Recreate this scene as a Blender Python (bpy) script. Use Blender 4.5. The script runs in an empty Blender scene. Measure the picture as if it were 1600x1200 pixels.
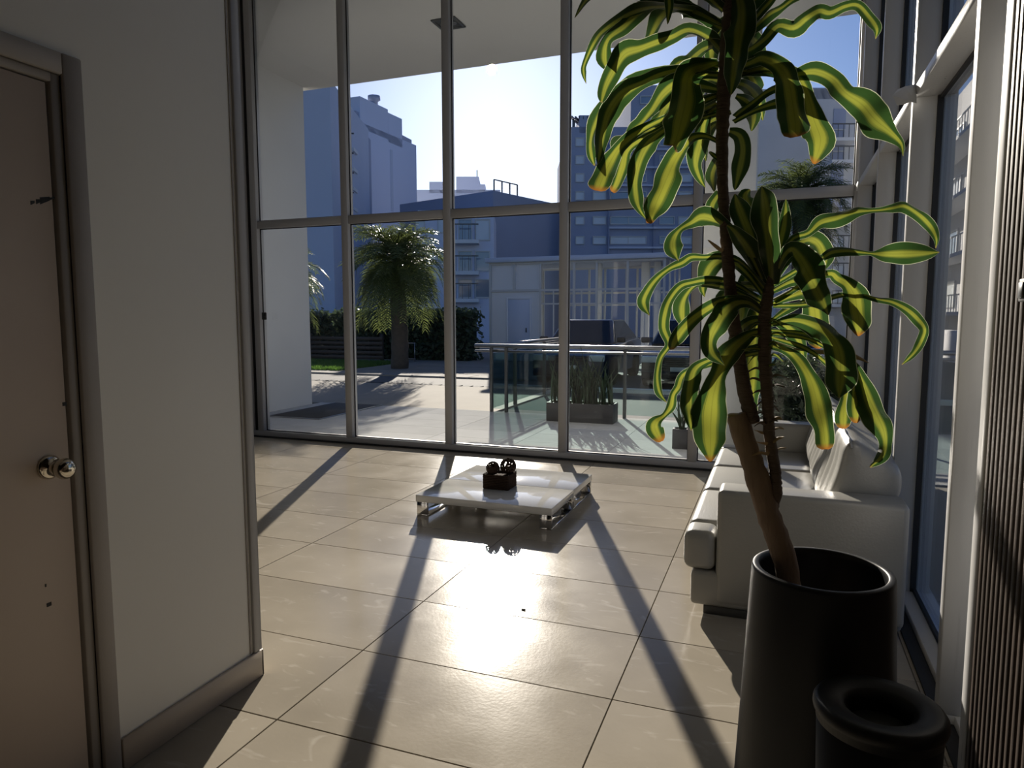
import bpy, bmesh, math, random
from mathutils import Vector, Matrix

# ------------------------------------------------------------------ camera, sky, exposure
scene = bpy.context.scene
col = scene.collection
FPX, PITCH, YAW, ROLL, HC = 1085.3, 0.09774, 0.36326, -0.00069, 1.5
cam_d = bpy.data.cameras.new('camera'); cam = bpy.data.objects.new('camera', cam_d); col.objects.link(cam)
cam_d.sensor_fit = 'HORIZONTAL'; cam_d.sensor_width = 36.0; cam_d.lens = 36.0 * FPX / 1600
cam_d.clip_start = 0.02; cam_d.clip_end = 1500
FW = Vector((-math.sin(YAW) * math.cos(PITCH), math.cos(YAW) * math.cos(PITCH), -math.sin(PITCH)))
RT0 = Vector((math.cos(YAW), math.sin(YAW), 0)); UP0 = RT0.cross(FW)
RT = RT0 * math.cos(ROLL) + UP0 * math.sin(ROLL); UP = -RT0 * math.sin(ROLL) + UP0 * math.cos(ROLL)
cam.matrix_world = Matrix(((RT.x, UP.x, -FW.x, 0), (RT.y, UP.y, -FW.y, 0), (RT.z, UP.z, -FW.z, HC), (0, 0, 0, 1)))
scene.camera = cam

SUN_AZ, SUN_EL = math.radians(22.4), math.radians(18.8)      # azimuth to the left of +Y
world = bpy.data.worlds.new('sky'); scene.world = world; world.use_nodes = True
wn = world.node_tree.nodes; wl = world.node_tree.links; wn.clear()
wo = wn.new('ShaderNodeOutputWorld'); wb = wn.new('ShaderNodeBackground'); sk = wn.new('ShaderNodeTexSky')
sk.sky_type = 'NISHITA'; sk.sun_disc = True; sk.sun_size = math.radians(0.545); sk.sun_intensity = 1.25
sk.sun_elevation = SUN_EL; sk.sun_rotation = -SUN_AZ; sk.altitude = 20
sk.air_density = 1.0; sk.dust_density = 0.6; sk.ozone_density = 2.2
wb.inputs['Strength'].default_value = 0.105
wbal = wn.new('ShaderNodeMixRGB'); wbal.blend_type = 'MULTIPLY'; wbal.inputs['Fac'].default_value = 1.0
wbal.inputs['Color2'].default_value = (.82, .965, 1.33, 1)      # camera white balance for the low warm sun
wl.new(sk.outputs[0], wbal.inputs['Color1']); wl.new(wbal.outputs[0], wb.inputs['Color']); wl.new(wb.outputs[0], wo.inputs['Surface'])

vs = scene.view_settings
scene.display_settings.display_device = 'sRGB'
vs.view_transform = 'Standard'; vs.look = 'None'; vs.gamma = 1.0; vs.use_curve_mapping = False
vs.exposure = -0.45

# ------------------------------------------------------------------ pixel -> place (1600x1200)
def ray(x, y): return FW + RT * ((x - 800) / FPX) - UP * ((y - 600) / FPX)
def onz(x, y, z=0.0):
    d = ray(x, y); return Vector((0, 0, HC)) + d * ((z - HC) / d.z)
def ony(x, y, Y):
    d = ray(x, y); return Vector((0, 0, HC)) + d * (Y / d.y)
def onx(x, y, X):
    d = ray(x, y); return Vector((0, 0, HC)) + d * (X / d.x)

R = random.Random(7)
TAU = math.tau

# ------------------------------------------------------------------ materials
MATS = {}
def mat(name, c, rough=0.6, metal=0.0, var=0.0, scale=8.0, bump=0.0, bscale=None, spec=0.5, coat=0.0, stretch=None, rvar=0.0, obj_rand=0.0):
    if name in MATS: return MATS[name]
    m = bpy.data.materials.new(name); m.use_nodes = True; MATS[name] = m
    n, l = m.node_tree.nodes, m.node_tree.links
    b = n['Principled BSDF']
    b.inputs['Base Color'].default_value = (*c, 1); b.inputs['Roughness'].default_value = rough
    b.inputs['Metallic'].default_value = metal; b.inputs['Specular IOR Level'].default_value = spec
    b.inputs['Coat Weight'].default_value = coat
    if var or bump or rvar or obj_rand:
        tc = n.new('ShaderNodeTexCoord'); mp = n.new('ShaderNodeMapping'); l.new(tc.outputs['Object'], mp.inputs['Vector'])
        if stretch: mp.inputs['Scale'].default_value = stretch
        if obj_rand:
            oi = n.new('ShaderNodeObjectInfo'); mu = n.new('ShaderNodeMath'); mu.operation = 'MULTIPLY'; mu.inputs[1].default_value = 37
            l.new(oi.outputs['Random'], mu.inputs[0]); l.new(mu.outputs[0], mp.inputs['Location'])
        ns = n.new('ShaderNodeTexNoise'); ns.inputs['Scale'].default_value = scale; ns.inputs['Detail'].default_value = 5
        l.new(mp.outputs[0], ns.inputs['Vector'])
        if var:
            mx = n.new('ShaderNodeMixRGB'); mx.inputs['Color1'].default_value = (*[v * (1 - var) for v in c], 1)
            mx.inputs['Color2'].default_value = (*[min(1, v * (1 + var)) for v in c], 1)
            l.new(ns.outputs['Fac'], mx.inputs['Fac']); out = mx.outputs[0]
            if obj_rand:
                hs = n.new('ShaderNodeHueSaturation'); mr = n.new('ShaderNodeMapRange')
                mr.inputs['To Min'].default_value = 1 - obj_rand; mr.inputs['To Max'].default_value = 1 + obj_rand
                l.new(oi.outputs['Random'], mr.inputs['Value']); l.new(mr.outputs[0], hs.inputs['Value']); l.new(out, hs.inputs['Color']); out = hs.outputs[0]
            l.new(out, b.inputs['Base Color'])
        if rvar:
            mr2 = n.new('ShaderNodeMapRange'); mr2.inputs['From Min'].default_value = .3; mr2.inputs['From Max'].default_value = .7
            mr2.inputs['To Min'].default_value = max(0, rough - rvar); mr2.inputs['To Max'].default_value = min(1, rough + rvar)
            l.new(ns.outputs['Fac'], mr2.inputs['Value']); l.new(mr2.outputs[0], b.inputs['Roughness'])
        if bump:
            nb = n.new('ShaderNodeTexNoise'); nb.inputs['Scale'].default_value = bscale or scale * 4; nb.inputs['Detail'].default_value = 4
            l.new(mp.outputs[0], nb.inputs['Vector'])
            bp = n.new('ShaderNodeBump'); bp.inputs['Strength'].default_value = bump; bp.inputs['Distance'].default_value = 0.01
            l.new(nb.outputs['Fac'], bp.inputs['Height']); l.new(bp.outputs[0], b.inputs['Normal'])
    return m

def glass_mat(name, tint, refl=1.0, rough=0.0):
    m = bpy.data.materials.new(name); m.use_nodes = True; MATS[name] = m
    n, l = m.node_tree.nodes, m.node_tree.links; n.clear()
    o = n.new('ShaderNodeOutputMaterial'); t = n.new('ShaderNodeBsdfTransparent'); g = n.new('ShaderNodeBsdfGlossy'); mx = n.new('ShaderNodeMixShader')
    t.inputs['Color'].default_value = (*tint, 1); g.inputs['Roughness'].default_value = rough
    fr = n.new('ShaderNodeFresnel'); fr.inputs['IOR'].default_value = 1.45
    mu = n.new('ShaderNodeMath'); mu.operation = 'MULTIPLY'; mu.inputs[1].default_value = refl; mu.use_clamp = True
    l.new(fr.outputs[0], mu.inputs[0]); l.new(mu.outputs[0], mx.inputs['Fac'])
    l.new(t.outputs[0], mx.inputs[1]); l.new(g.outputs[0], mx.inputs[2]); l.new(mx.outputs[0], o.inputs['Surface'])
    return m

def leaf_mat(name, dark, stripe, edge, tip, trans=0.55, stripe_w=0.36, tip0=.945):
    m = bpy.data.materials.new(name); m.use_nodes = True; MATS[name] = m
    n, l = m.node_tree.nodes, m.node_tree.links; n.clear()
    o = n.new('ShaderNodeOutputMaterial'); uv = n.new('ShaderNodeUVMap'); uv.uv_map = 'leaf'
    sp = n.new('ShaderNodeSeparateXYZ'); l.new(uv.outputs[0], sp.inputs[0])
    a = n.new('ShaderNodeMath'); a.operation = 'MULTIPLY_ADD'; a.inputs[1].default_value = 2; a.inputs[2].default_value = -1; l.new(sp.outputs[0], a.inputs[0])
    ab = n.new('ShaderNodeMath'); ab.operation = 'ABSOLUTE'; l.new(a.outputs[0], ab.inputs[0])
    mp = n.new('ShaderNodeMapping'); mp.inputs['Scale'].default_value = (26, 1.2, 1); l.new(uv.outputs[0], mp.inputs[0])
    ns = n.new('ShaderNodeTexNoise'); ns.inputs['Scale'].default_value = 1.0; ns.inputs['Detail'].default_value = 3; l.new(mp.outputs[0], ns.inputs['Vector'])
    ad = n.new('ShaderNodeMath'); ad.operation = 'MULTIPLY_ADD'; ad.inputs[1].default_value = 0.34; l.new(ns.outputs['Fac'], ad.inputs[0]); l.new(ab.outputs[0], ad.inputs[2])
    cr = n.new('ShaderNodeValToRGB'); l.new(ad.outputs[0], cr.inputs[0]); e = cr.color_ramp.elements
    e[0].position = 0.12; e[0].color = (*[v * 1.05 for v in stripe], 1); e[1].position = 1.2 if False else 1.0; e[1].color = (*dark, 1)
    for p, c in ((0.17, [s * .75 for s in stripe]), (0.22, stripe), (stripe_w + .10, stripe), (stripe_w + .20, [(s + d) / 2 for s, d in zip(stripe, dark)]), (stripe_w + .32, dark)):
        x = e.new(p); x.color = (*c, 1)
    # cream rim
    gt = n.new('ShaderNodeMapRange'); gt.inputs['From Min'].default_value = .945; gt.inputs['From Max'].default_value = .99; l.new(ab.outputs[0], gt.inputs['Value'])
    m1 = n.new('ShaderNodeMixRGB'); m1.inputs['Color2'].default_value = (*edge, 1); l.new(gt.outputs[0], m1.inputs['Fac']); l.new(cr.outputs[0], m1.inputs['Color1'])
    # burnt tip
    gv = n.new('ShaderNodeMapRange'); gv.inputs['From Min'].default_value = tip0; gv.inputs['From Max'].default_value = min(1, tip0 + .04); l.new(sp.outputs[1], gv.inputs['Value'])
    m2 = n.new('ShaderNodeMixRGB'); m2.inputs['Color2'].default_value = (*tip, 1); l.new(gv.outputs[0], m2.inputs['Fac']); l.new(m1.outputs[0], m2.inputs['Color1'])
    pb = n.new('ShaderNodeBsdfPrincipled'); pb.inputs['Roughness'].default_value = .36; l.new(m2.outputs[0], pb.inputs['Base Color'])
    hs = n.new('ShaderNodeHueSaturation'); hs.inputs['Saturation'].default_value = 1.0; hs.inputs['Value'].default_value = 1.5; l.new(m2.outputs[0], hs.inputs['Color'])
    tr = n.new('ShaderNodeBsdfTranslucent'); l.new(hs.outputs[0], tr.inputs['Color'])
    ms = n.new('ShaderNodeMixShader'); ms.inputs[0].default_value = trans; l.new(pb.outputs[0], ms.inputs[1]); l.new(tr.outputs[0], ms.inputs[2]); l.new(ms.outputs[0], o.inputs['Surface'])
    return m

def foliage_mat(name, c, trans=0.35, rough=.45):
    m = bpy.data.materials.new(name); m.use_nodes = True; MATS[name] = m
    n, l = m.node_tree.nodes, m.node_tree.links
    b = n['Principled BSDF']; o = n['Material Output']
    tc = n.new('ShaderNodeTexCoord'); ns = n.new('ShaderNodeTexNoise'); ns.inputs['Scale'].default_value = 3.0; l.new(tc.outputs['Object'], ns.inputs['Vector'])
    mx = n.new('ShaderNodeMixRGB'); mx.inputs['Color1'].default_value = (*[v * .6 for v in c], 1); mx.inputs['Color2'].default_value = (*[v * 1.4 for v in c], 1)
    l.new(ns.outputs['Fac'], mx.inputs['Fac']); l.new(mx.outputs[0], b.inputs['Base Color']); b.inputs['Roughness'].default_value = rough
    t = n.new('ShaderNodeBsdfTranslucent'); l.new(mx.outputs[0], t.inputs['Color'])
    ms = n.new('ShaderNodeMixShader'); ms.inputs[0].default_value = trans; l.new(b.outputs[0], ms.inputs[1]); l.new(t.outputs[0], ms.inputs[2]); l.new(ms.outputs[0], o.inputs['Surface'])
    return m

alu = mat('white_aluminium', (.54, .54, .54), .32, var=.03, scale=3, stretch=(20, 20, .6), rvar=.05)
alu_f = mat('facade_aluminium', (.36, .36, .37), .38, var=.04, scale=3)
gasket = mat('black_gasket', (.015, .015, .016), .6, var=.1)
tile_m = mat('porcelain_tile', (.33, .295, .24), .15, var=.20, scale=2.6, bump=.03, bscale=60, rvar=.025, obj_rand=.06, spec=.14)
def scuffs(m):
    n, l = m.node_tree.nodes, m.node_tree.links; b = n['Principled BSDF']; src = b.inputs['Base Color'].links[0].from_socket
    tc = n.new('ShaderNodeTexCoord'); mp = n.new('ShaderNodeMapping'); mp.inputs['Scale'].default_value = (1, 2.2, 1); oi = n.new('ShaderNodeObjectInfo')
    mu = n.new('ShaderNodeMath'); mu.operation = 'MULTIPLY'; mu.inputs[1].default_value = 91
    l.new(oi.outputs['Random'], mu.inputs[0]); l.new(mu.outputs[0], mp.inputs['Location']); l.new(tc.outputs['Object'], mp.inputs['Vector'])
    ns = n.new('ShaderNodeTexNoise'); ns.inputs['Scale'].default_value = 3.4; ns.inputs['Detail'].default_value = 9; ns.inputs['Distortion'].default_value = 2.2; l.new(mp.outputs[0], ns.inputs['Vector'])
    mr = n.new('ShaderNodeMapRange'); mr.inputs['From Min'].default_value = .60; mr.inputs['From Max'].default_value = .74; mr.inputs['To Max'].default_value = .38; l.new(ns.outputs['Fac'], mr.inputs['Value'])
    mx = n.new('ShaderNodeMixRGB'); mx.inputs['Color2'].default_value = (.60, .56, .50, 1); l.new(mr.outputs[0], mx.inputs['Fac']); l.new(src, mx.inputs['Color1']); l.new(mx.outputs[0], b.inputs['Base Color'])
scuffs(tile_m)
grout_m = mat('grout', (.16, .145, .125), .85, var=.15, scale=20)
terr_m = mat('terrace_tile', (.47, .475, .475), .7, spec=.0, var=.12, scale=3, bump=.05, bscale=50, rvar=.1, obj_rand=.05)
paint_m = mat('wall_paint', (.78, .76, .70), .38, var=.04, scale=1.5, bump=.04, bscale=40)
white_m = mat('white_plaster', (.70, .70, .69), .75, var=.04, scale=2, bump=.08, bscale=60)
soffit_m = mat('soffit_paint', (.66, .65, .63), .85, var=.03, scale=1.2)
door_m = mat('door_paint', (.50, .41, .33), .5, var=.07, scale=2.2, bump=.06, bscale=30)
frame_m = mat('door_frame_paint', (.34, .31, .28), .5, var=.12, scale=4, bump=.1, bscale=30)
base_m = mat('baseboard_stone', (.50, .43, .35), .38, var=.12, scale=4)
chrome = mat('chrome', (.72, .72, .73), .09, metal=1.0, rvar=.03, scale=6)
brass = mat('knob_metal', (.62, .57, .48), .13, metal=1.0, rvar=.04, scale=10)
leather = mat('white_leather', (.29, .284, .262), .30, var=.05, scale=6, bump=.10, bscale=90, spec=.65)
lacquer = mat('white_lacquer', (.66, .66, .65), .06, var=.02, scale=3, coat=.3)
black_p = mat('black_planter', (.006, .007, .0095), .42, var=.15, scale=5, rvar=.05, spec=.25)
black_b = mat('black_bin', (.006, .0065, .008), .45, var=.15, scale=5, spec=.25)
soil_m = mat('soil', (.02, .016, .012), .95, var=.4, scale=30, bump=.6, bscale=60)
bark_m = mat('cane_bark', (.19, .135, .095), .85, var=.35, scale=20, bump=.7, bscale=60, stretch=(1, 1, .25))
stem_m = mat('ringed_stem', (.085, .06, .045), .8, var=.35, scale=14, bump=.6, bscale=50, stretch=(.4, .4, 3))
wicker = mat('dark_wicker', (.045, .03, .023), .85, var=.35, scale=50, spec=.03)
wood_m = mat('dark_slat_wood', (.048, .034, .026), .5, var=.3, scale=12, stretch=(4, 4, .25), obj_rand=.15, bump=.2, bscale=60)
woodback_m = mat('slat_backing', (.02, .016, .013), .8, var=.2)
leaf_m = leaf_mat('dracaena_leaf', (.020, .048, .012), (.19, .205, .028), (.50, .52, .36), (.24, .10, .02), trans=.42, tip0=.955)
leaf_n = leaf_mat('dracaena_leaf_plain', (.020, .048, .012), (.18, .20, .030), (.50, .52, .38), (.20, .15, .06), trans=.42, stripe_w=.26, tip0=.985)
dry_m = mat('dry_leaf', (.28, .20, .10), .7, var=.3, scale=20)
glass = glass_mat('clear_glass', (.95, .965, .97), .5)
glass_g = glass_mat('green_guard_glass', (.78, .88, .87), .6)
win_m = mat('building_window_glass', (.20, .26, .34), .08, var=.3, scale=.6, spec=1.0)  # glass colour lightened to stand in for reflected sky
winl_m = mat('sky_pale_window', (.62, .68, .74), .3, var=.2, scale=.8)  # pale sky reflection put into the pane colour, no curtain
wframe_m = mat('pale_window_frame', (.55, .56, .56), .5, var=.05)
steel_m = mat('brushed_steel', (.34, .34, .35), .3, metal=.9, var=.08, scale=12)
post_m = mat('dark_post', (.10, .105, .11), .4, metal=.5, var=.1)
conc_m = mat('beige_concrete', (.27, .25, .215), .9, spec=.2, var=.12, scale=2, bump=.15, bscale=40)
asph_m = mat('asphalt', (.115, .115, .12), .9, var=.2, scale=3, bump=.2, bscale=60)
paver_m = mat('street_paver', (.27, .255, .235), .9, spec=.2, var=.15, scale=3, obj_rand=.08)
granite_m = mat('grey_granite', (.085, .087, .09), .85, spec=.1, var=.2, scale=8)
grass_m = foliage_mat('grass', (.10, .20, .035), .4)
palm_m = foliage_mat('palm_leaflet', (.115, .145, .045), .5, .35)
hedge_m = foliage_mat('hedge_leaf', (.07, .10, .055), .35)
snake_m = mat('snake_plant_leaf', (.03, .05, .028), .55, spec=.25, var=.4, scale=12, stretch=(1, 1, 3), obj_rand=.25)
fern_m = foliage_mat('shrub_leaf', (.05, .07, .04), .3, .35)
planter_m = mat('dark_planter_box', (.045, .045, .05), .6, var=.15)
trunk_m = mat('palm_trunk', (.10, .08, .06), .9, var=.4, scale=9, bump=.8, bscale=20)
mat_m = mat('rubber_mat', (.05, .05, .053), .9, var=.35, scale=70, bump=.6, bscale=120)
b_blue = mat('haze_blue_render_wall', (.66, .70, .84), .9, var=.06, scale=.15)  # bluish veil of distant haze mixed into the wall colour
b_grey = mat('haze_grey_render_wall', (.55, .60, .72), .9, var=.08, scale=.2)  # base colour lightened and blued to carry the haze
b_dark = mat('haze_dark_brick_wall', (.34, .38, .50), .9, var=.12, scale=.3)  # blue cast of the haze put into the wall colour
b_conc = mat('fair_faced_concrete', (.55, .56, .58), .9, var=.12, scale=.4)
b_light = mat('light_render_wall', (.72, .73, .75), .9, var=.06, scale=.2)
roof_m = mat('roof_metal', (.16, .17, .18), .7, var=.1)

# ------------------------------------------------------------------ mesh helpers
class MB:
    def __init__(s): s.v = []; s.f = []; s.uv = None; s.smooth = False; s.fs = []
    def add(s, vs, fs, smooth=False):
        o = len(s.v); s.v += [tuple(v) for v in vs]; s.f += [tuple(i + o for i in f) for f in fs]; s.fs += [smooth] * len(fs); return s
    def box(s, x0, x1, y0, y1, z0, z1):
        v = [(x, y, z) for z in (z0, z1) for y in (y0, y1) for x in (x0, x1)]
        return s.add(v, [(0, 2, 3, 1), (4, 5, 7, 6), (0, 1, 5, 4), (2, 6, 7, 3), (0, 4, 6, 2), (1, 3, 7, 5)])
    def hexa(s, v8): return s.add(v8, [(0, 2, 3, 1), (4, 5, 7, 6), (0, 1, 5, 4), (2, 6, 7, 3), (0, 4, 6, 2), (1, 3, 7, 5)])
    def bm(s, b, smooth=False):
        b.verts.ensure_lookup_table(); b.verts.index_update()
        s.add([v.co[:] for v in b.verts], [[v.index for v in f.verts] for f in b.faces], smooth); b.free(); return s
    def rbox(s, x0, x1, y0, y1, z0, z1, r=.01, seg=2, smooth=True):
        b = bmesh.new(); bmesh.ops.create_cube(b, size=1)
        for v in b.verts: v.co = Vector(((x0 + x1) / 2 + v.co.x * (x1 - x0), (y0 + y1) / 2 + v.co.y * (y1 - y0), (z0 + z1) / 2 + v.co.z * (z1 - z0)))
        bmesh.ops.bevel(b, geom=b.edges[:], offset=r, segments=seg, profile=.5, affect='EDGES', clamp_overlap=True)
        return s.bm(b, smooth)
    def prism(s, plan, z0, z1):
        n = len(plan); v = [(p[0], p[1], z0) for p in plan] + [(p[0], p[1], (z1[i] if isinstance(z1, (list, tuple)) else z1)) for i, p in enumerate(plan)]
        return s.add(v, [tuple(range(n - 1, -1, -1)), tuple(range(n, 2 * n))] + [(i, (i + 1) % n, n + (i + 1) % n, n + i) for i in range(n)])
    def tube(s, pts, rad, n=8, cap=True, smooth=True):
        pts = [Vector(p) for p in pts]; rad = rad if isinstance(rad, (list, tuple)) else [rad] * len(pts); v = []; f = []
        ref = Vector((0, 0, 1)); t0 = (pts[1] - pts[0]).normalized()
        if abs(t0.dot(ref)) > .9: ref = Vector((1, 0, 0))
        a = t0.cross(ref).normalized()
        for i, p in enumerate(pts):
            t = (pts[min(i + 1, len(pts) - 1)] - pts[max(i - 1, 0)]).normalized()
            a = (a - t * a.dot(t)).normalized(); b = t.cross(a)
            for k in range(n):
                th = TAU * k / n; v.append(p + (a * math.cos(th) + b * math.sin(th)) * rad[i])
        for i in range(len(pts) - 1):
            for k in range(n): f.append((i * n + k, i * n + (k + 1) % n, (i + 1) * n + (k + 1) % n, (i + 1) * n + k))
        if cap: f.append(tuple(range(n - 1, -1, -1))); f.append(tuple((len(pts) - 1) * n + k for k in range(n)))
        return s.add(v, f, smooth)
    def lathe(s, prof, c, n=48, closed=False, smooth=True):
        v = []; f = []
        for r, z in prof:
            for k in range(n): th = TAU * k / n; v.append((c[0] + r * math.cos(th), c[1] + r * math.sin(th), c[2] + z))
        m = len(prof)
        for i in range(m if closed else m - 1):
            j = (i + 1) % m
            for k in range(n): f.append((i * n + k, i * n + (k + 1) % n, j * n + (k + 1) % n, j * n + k))
        if not closed:
            if prof[0][0] > 1e-6: f.append(tuple(range(n - 1, -1, -1)))
            if prof[-1][0] > 1e-6: f.append(tuple((m - 1) * n + k for k in range(n)))
        return s.add(v, f, smooth)
    def ball(s, c, r, n=16, sc=(1, 1, 1)):
        b = bmesh.new(); bmesh.ops.create_uvsphere(b, u_segments=n, v_segments=n // 2 + 2, radius=r)
        for v in b.verts: v.co = Vector((c[0] + v.co.x * sc[0], c[1] + v.co.y * sc[1], c[2] + v.co.z * sc[2]))
        return s.bm(b, True)

WLOC = {}
def wloc(o): return WLOC.get(o.name, Vector((0, 0, 0))) if o else Vector((0, 0, 0))
def link(name, me, loc, parent):
    o = bpy.data.objects.new(name, me); col.objects.link(o); loc = Vector(loc)
    o.location = loc - wloc(parent); o.parent = parent; WLOC[o.name] = loc; return o
def obj(name, mb, m, parent=None, origin=None):
    xs, ys, zs = zip(*mb.v)
    o0 = Vector(origin) if origin else Vector(((min(xs) + max(xs)) / 2, (min(ys) + max(ys)) / 2, min(zs)))
    me = bpy.data.meshes.new(name); me.from_pydata([Vector(v) - o0 for v in mb.v], [], mb.f); me.update()
    me.polygons.foreach_set('use_smooth', mb.fs)
    if mb.uv:
        ul = me.uv_layers.new(name='leaf')
        for lp in me.loops: ul.data[lp.index].uv = mb.uv[lp.vertex_index]
    if any(mb.fs) and not all(mb.fs): pass
    me.materials.append(m); return link(name, me, o0, parent)
def fixn(o):
    b = bmesh.new(); b.from_mesh(o.data); bmesh.ops.recalc_face_normals(b, faces=b.faces); b.to_mesh(o.data); b.free(); return o
def thing(name, loc, label=None, cat=None, group=None, kind=None, parent=None):
    o = link(name, None, loc, parent); o.empty_display_size = .1; tag(o, label, cat, group, kind); return o
def tag(o, label=None, cat=None, group=None, kind=None):
    if label: o['label'] = label
    if cat: o['category'] = cat
    if group: o['group'] = group
    if kind: o['kind'] = kind
    return o
def inst(src, name, loc, parent, rz=0.0, scale=None):
    o = bpy.data.objects.new(name, src.data); col.objects.link(o); loc = Vector(loc)
    o.location = loc - wloc(parent); o.parent = parent; WLOC[o.name] = loc; o.rotation_euler.z = rz
    if scale: o.scale = scale
    return o
def copy_tree(o, loc):
    c = o.copy(); col.objects.link(c); c.location = loc; WLOC[c.name] = Vector(loc)
    for ch in list(o.children):
        d = ch.copy(); col.objects.link(d); d.parent = c
        for g in list(ch.children):
            e = g.copy(); col.objects.link(e); e.parent = d
    return c
def smooth_angle(o, deg=35):
    me = o.data
    me.polygons.foreach_set('use_smooth', [True] * len(me.polygons))
    try: me.set_sharp_from_angle(angle=math.radians(deg))
    except Exception: pass
    return o
def structure(o, label=None, cat=None): tag(o, label, cat, kind='structure'); return o

# ------------------------------------------------------------------ room constants
YF = 6.95; XL = -1.98; XR = .60; CZ = 5.24; YC = 2.225; XFL = -7.41; YB = -2.6; CI = 5.62

# ------------------------------------------------------------------ floor with tiles
GAP = .004
fl = structure(obj('floor', MB().box(XFL, .66, YB, YF + .07, -.12, -.006), grout_m), 'beige grey porcelain tile floor of the lobby', 'floor')
TX, TY = 1.14, .578
tile_cache = {}
def tiles(parent, x0, x1, y0, y1, ox, oy, m, skip=None, th=.012):
    i0 = math.floor((x0 - ox) / TX); i1 = math.ceil((x1 - ox) / TX); j0 = math.floor((y0 - oy) / TY); j1 = math.ceil((y1 - oy) / TY)
    for i in range(i0, i1):
        for j in range(j0, j1):
            a, b = max(x0, ox + i * TX) + GAP / 2, min(x1, ox + (i + 1) * TX) - GAP / 2
            c, d = max(y0, oy + j * TY) + GAP / 2, min(y1, oy + (j + 1) * TY) - GAP / 2
            if b - a < .02 or d - c < .02 or (skip and skip(b, d)): continue
            k = (round(b - a, 3), round(d - c, 3), m.name)
            if k not in tile_cache:
                mb = MB().rbox(-(b - a) / 2, (b - a) / 2, -(d - c) / 2, (d - c) / 2, 0, th, .0015, 1, smooth=False)
                tile_cache[k] = obj('floor_tile', mb, m, parent, origin=(0, 0, 0)); o = tile_cache[k]
                o.location = Vector(((a + b) / 2, (c + d) / 2, -th)) - wloc(parent)
            else: inst(tile_cache[k], 'floor_tile', ((a + b) / 2, (c + d) / 2, -th), parent)
tiles(fl, XFL, .64, YB, YF - .06, -.555, 2.565, tile_m, skip=lambda x, y: x < XL - .1 and y < YC - .2)

# ------------------------------------------------------------------ left wall, door
wlft = structure(obj('wall_left', MB().box(XL - .14, XL, YB, .62, 0, CI).box(XL - .14, XL, 1.50, YC, 0, CI).box(XL - .14, XL, .62, 1.50, 2.2, CI), paint_m), 'smooth grey painted wall beside the door', 'wall')
obj('corner_trim', MB().rbox(XL - .005, XL + .012, YC - .035, YC + .004, .115, CI - .002, .002, 1).rbox(XL - .14, XL + .012, YC, YC + .006, .115, CI - .002, .001, 1), alu_f, wlft)
obj('panel_joint', MB().box(XL, XL + .004, YC - .052, YC - .044, .115, CI - .002), frame_m, wlft)
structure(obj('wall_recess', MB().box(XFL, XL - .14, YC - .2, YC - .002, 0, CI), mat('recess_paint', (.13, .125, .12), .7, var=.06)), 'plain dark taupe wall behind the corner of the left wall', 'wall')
structure(obj('wall_far_left', MB().box(XFL - .2, XFL, YC - .2, YF, -.02, CI).box(XFL - .2, XFL, YF, 9.84, -.02, CZ), white_m), 'white plastered side wall running out past the glass front', 'wall')
structure(obj('wall_back', MB().box(XL - .14, .9, YB - .2, YB, 0, CI), woodback_m), 'dark timber rear wall of the lobby', 'wall')
bb = structure(obj('baseboard_left', MB().rbox(XL, XL + .014, 1.565, YC + .012, 0, .112, .003, 1).rbox(XL - .14, XL + .014, YC, YC + .014, 0, .112, .003, 1), base_m), 'beige stone baseboard under the grey wall', 'baseboard')
d1 = thing('door_1', (XL, 1.06, 0), 'beige painted hinged door with round metal knob and scratches', 'door', kind='structure')
leafd = obj('door_leaf', MB().rbox(XL - .055, XL - .012, .645, 1.462, .006, 2.17, .002, 1), door_m, d1)
# jambs of the frame, stepped
obj('door_frame', MB().rbox(XL - .10, XL + .012, 1.50, 1.562, 0, 2.262, .004, 1).rbox(XL - .10, XL - .004, 1.470, 1.502, 0, 2.205, .003, 1)
    .rbox(XL - .10, XL + .012, .555, 1.50, 2.20, 2.262, .004, 1).rbox(XL - .10, XL - .004, .64, 1.475, 2.175, 2.205, .003, 1)
    .rbox(XL - .10, XL + .012, .555, .62, 0, 2.262, .004, 1), frame_m, d1)
kp = onx(97, 727, XL)
kmb = MB(); prof = [(.001, 0), (.036, 0), (.036, .004), (.03, .010), (.016, .014), (.013, .035), (.019, .042), (.028, .052), (.031, .064), (.028, .077), (.018, .085), (.001, .087)]
kmb.lathe(prof, (0, 0, 0), 32)
kmb.v = [(XL - .012 + z, 1.398 + x, kp.z + y) for x, y, z in kmb.v]
fixn(obj('door_knob', kmb, brass, d1))
mk = MB(); sc0 = onx(48, 317, XL - .011); sc1 = onx(86, 309, XL - .011)
for t0, t1, w in ((0, .16, .006), (.22, .42, .007), (.38, .78, .010), (.74, 1.0, .004)):
    a = sc0.lerp(sc1, t0); b = sc0.lerp(sc1, t1)
    mk.hexa([(XL - .013, a.y, a.z - w), (XL - .0112, a.y, a.z - w), (XL - .013, b.y, b.z - w * .5), (XL - .0112, b.y, b.z - w * .5), (XL - .013, a.y, a.z + w), (XL - .0112, a.y, a.z + w), (XL - .013, b.y, b.z + w * .6), (XL - .0112, b.y, b.z + w * .6)])
o = obj('scratch', mk, gasket, d1); o['label'] = 'black scrape mark on the door leaf'
for (x, y, l) in ((102, 632, 9), (108, 265, 12), (78, 945, 10), (135, 655, 4), (72, 915, 3)):
    p = onx(x, y, XL - .011); w = l * .0009
    obj('chip', MB().box(XL - .0125, XL - .0112, p.y - w, p.y + w * .6, p.z - .004, p.z + .004 + w * .4), gasket, d1)

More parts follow.
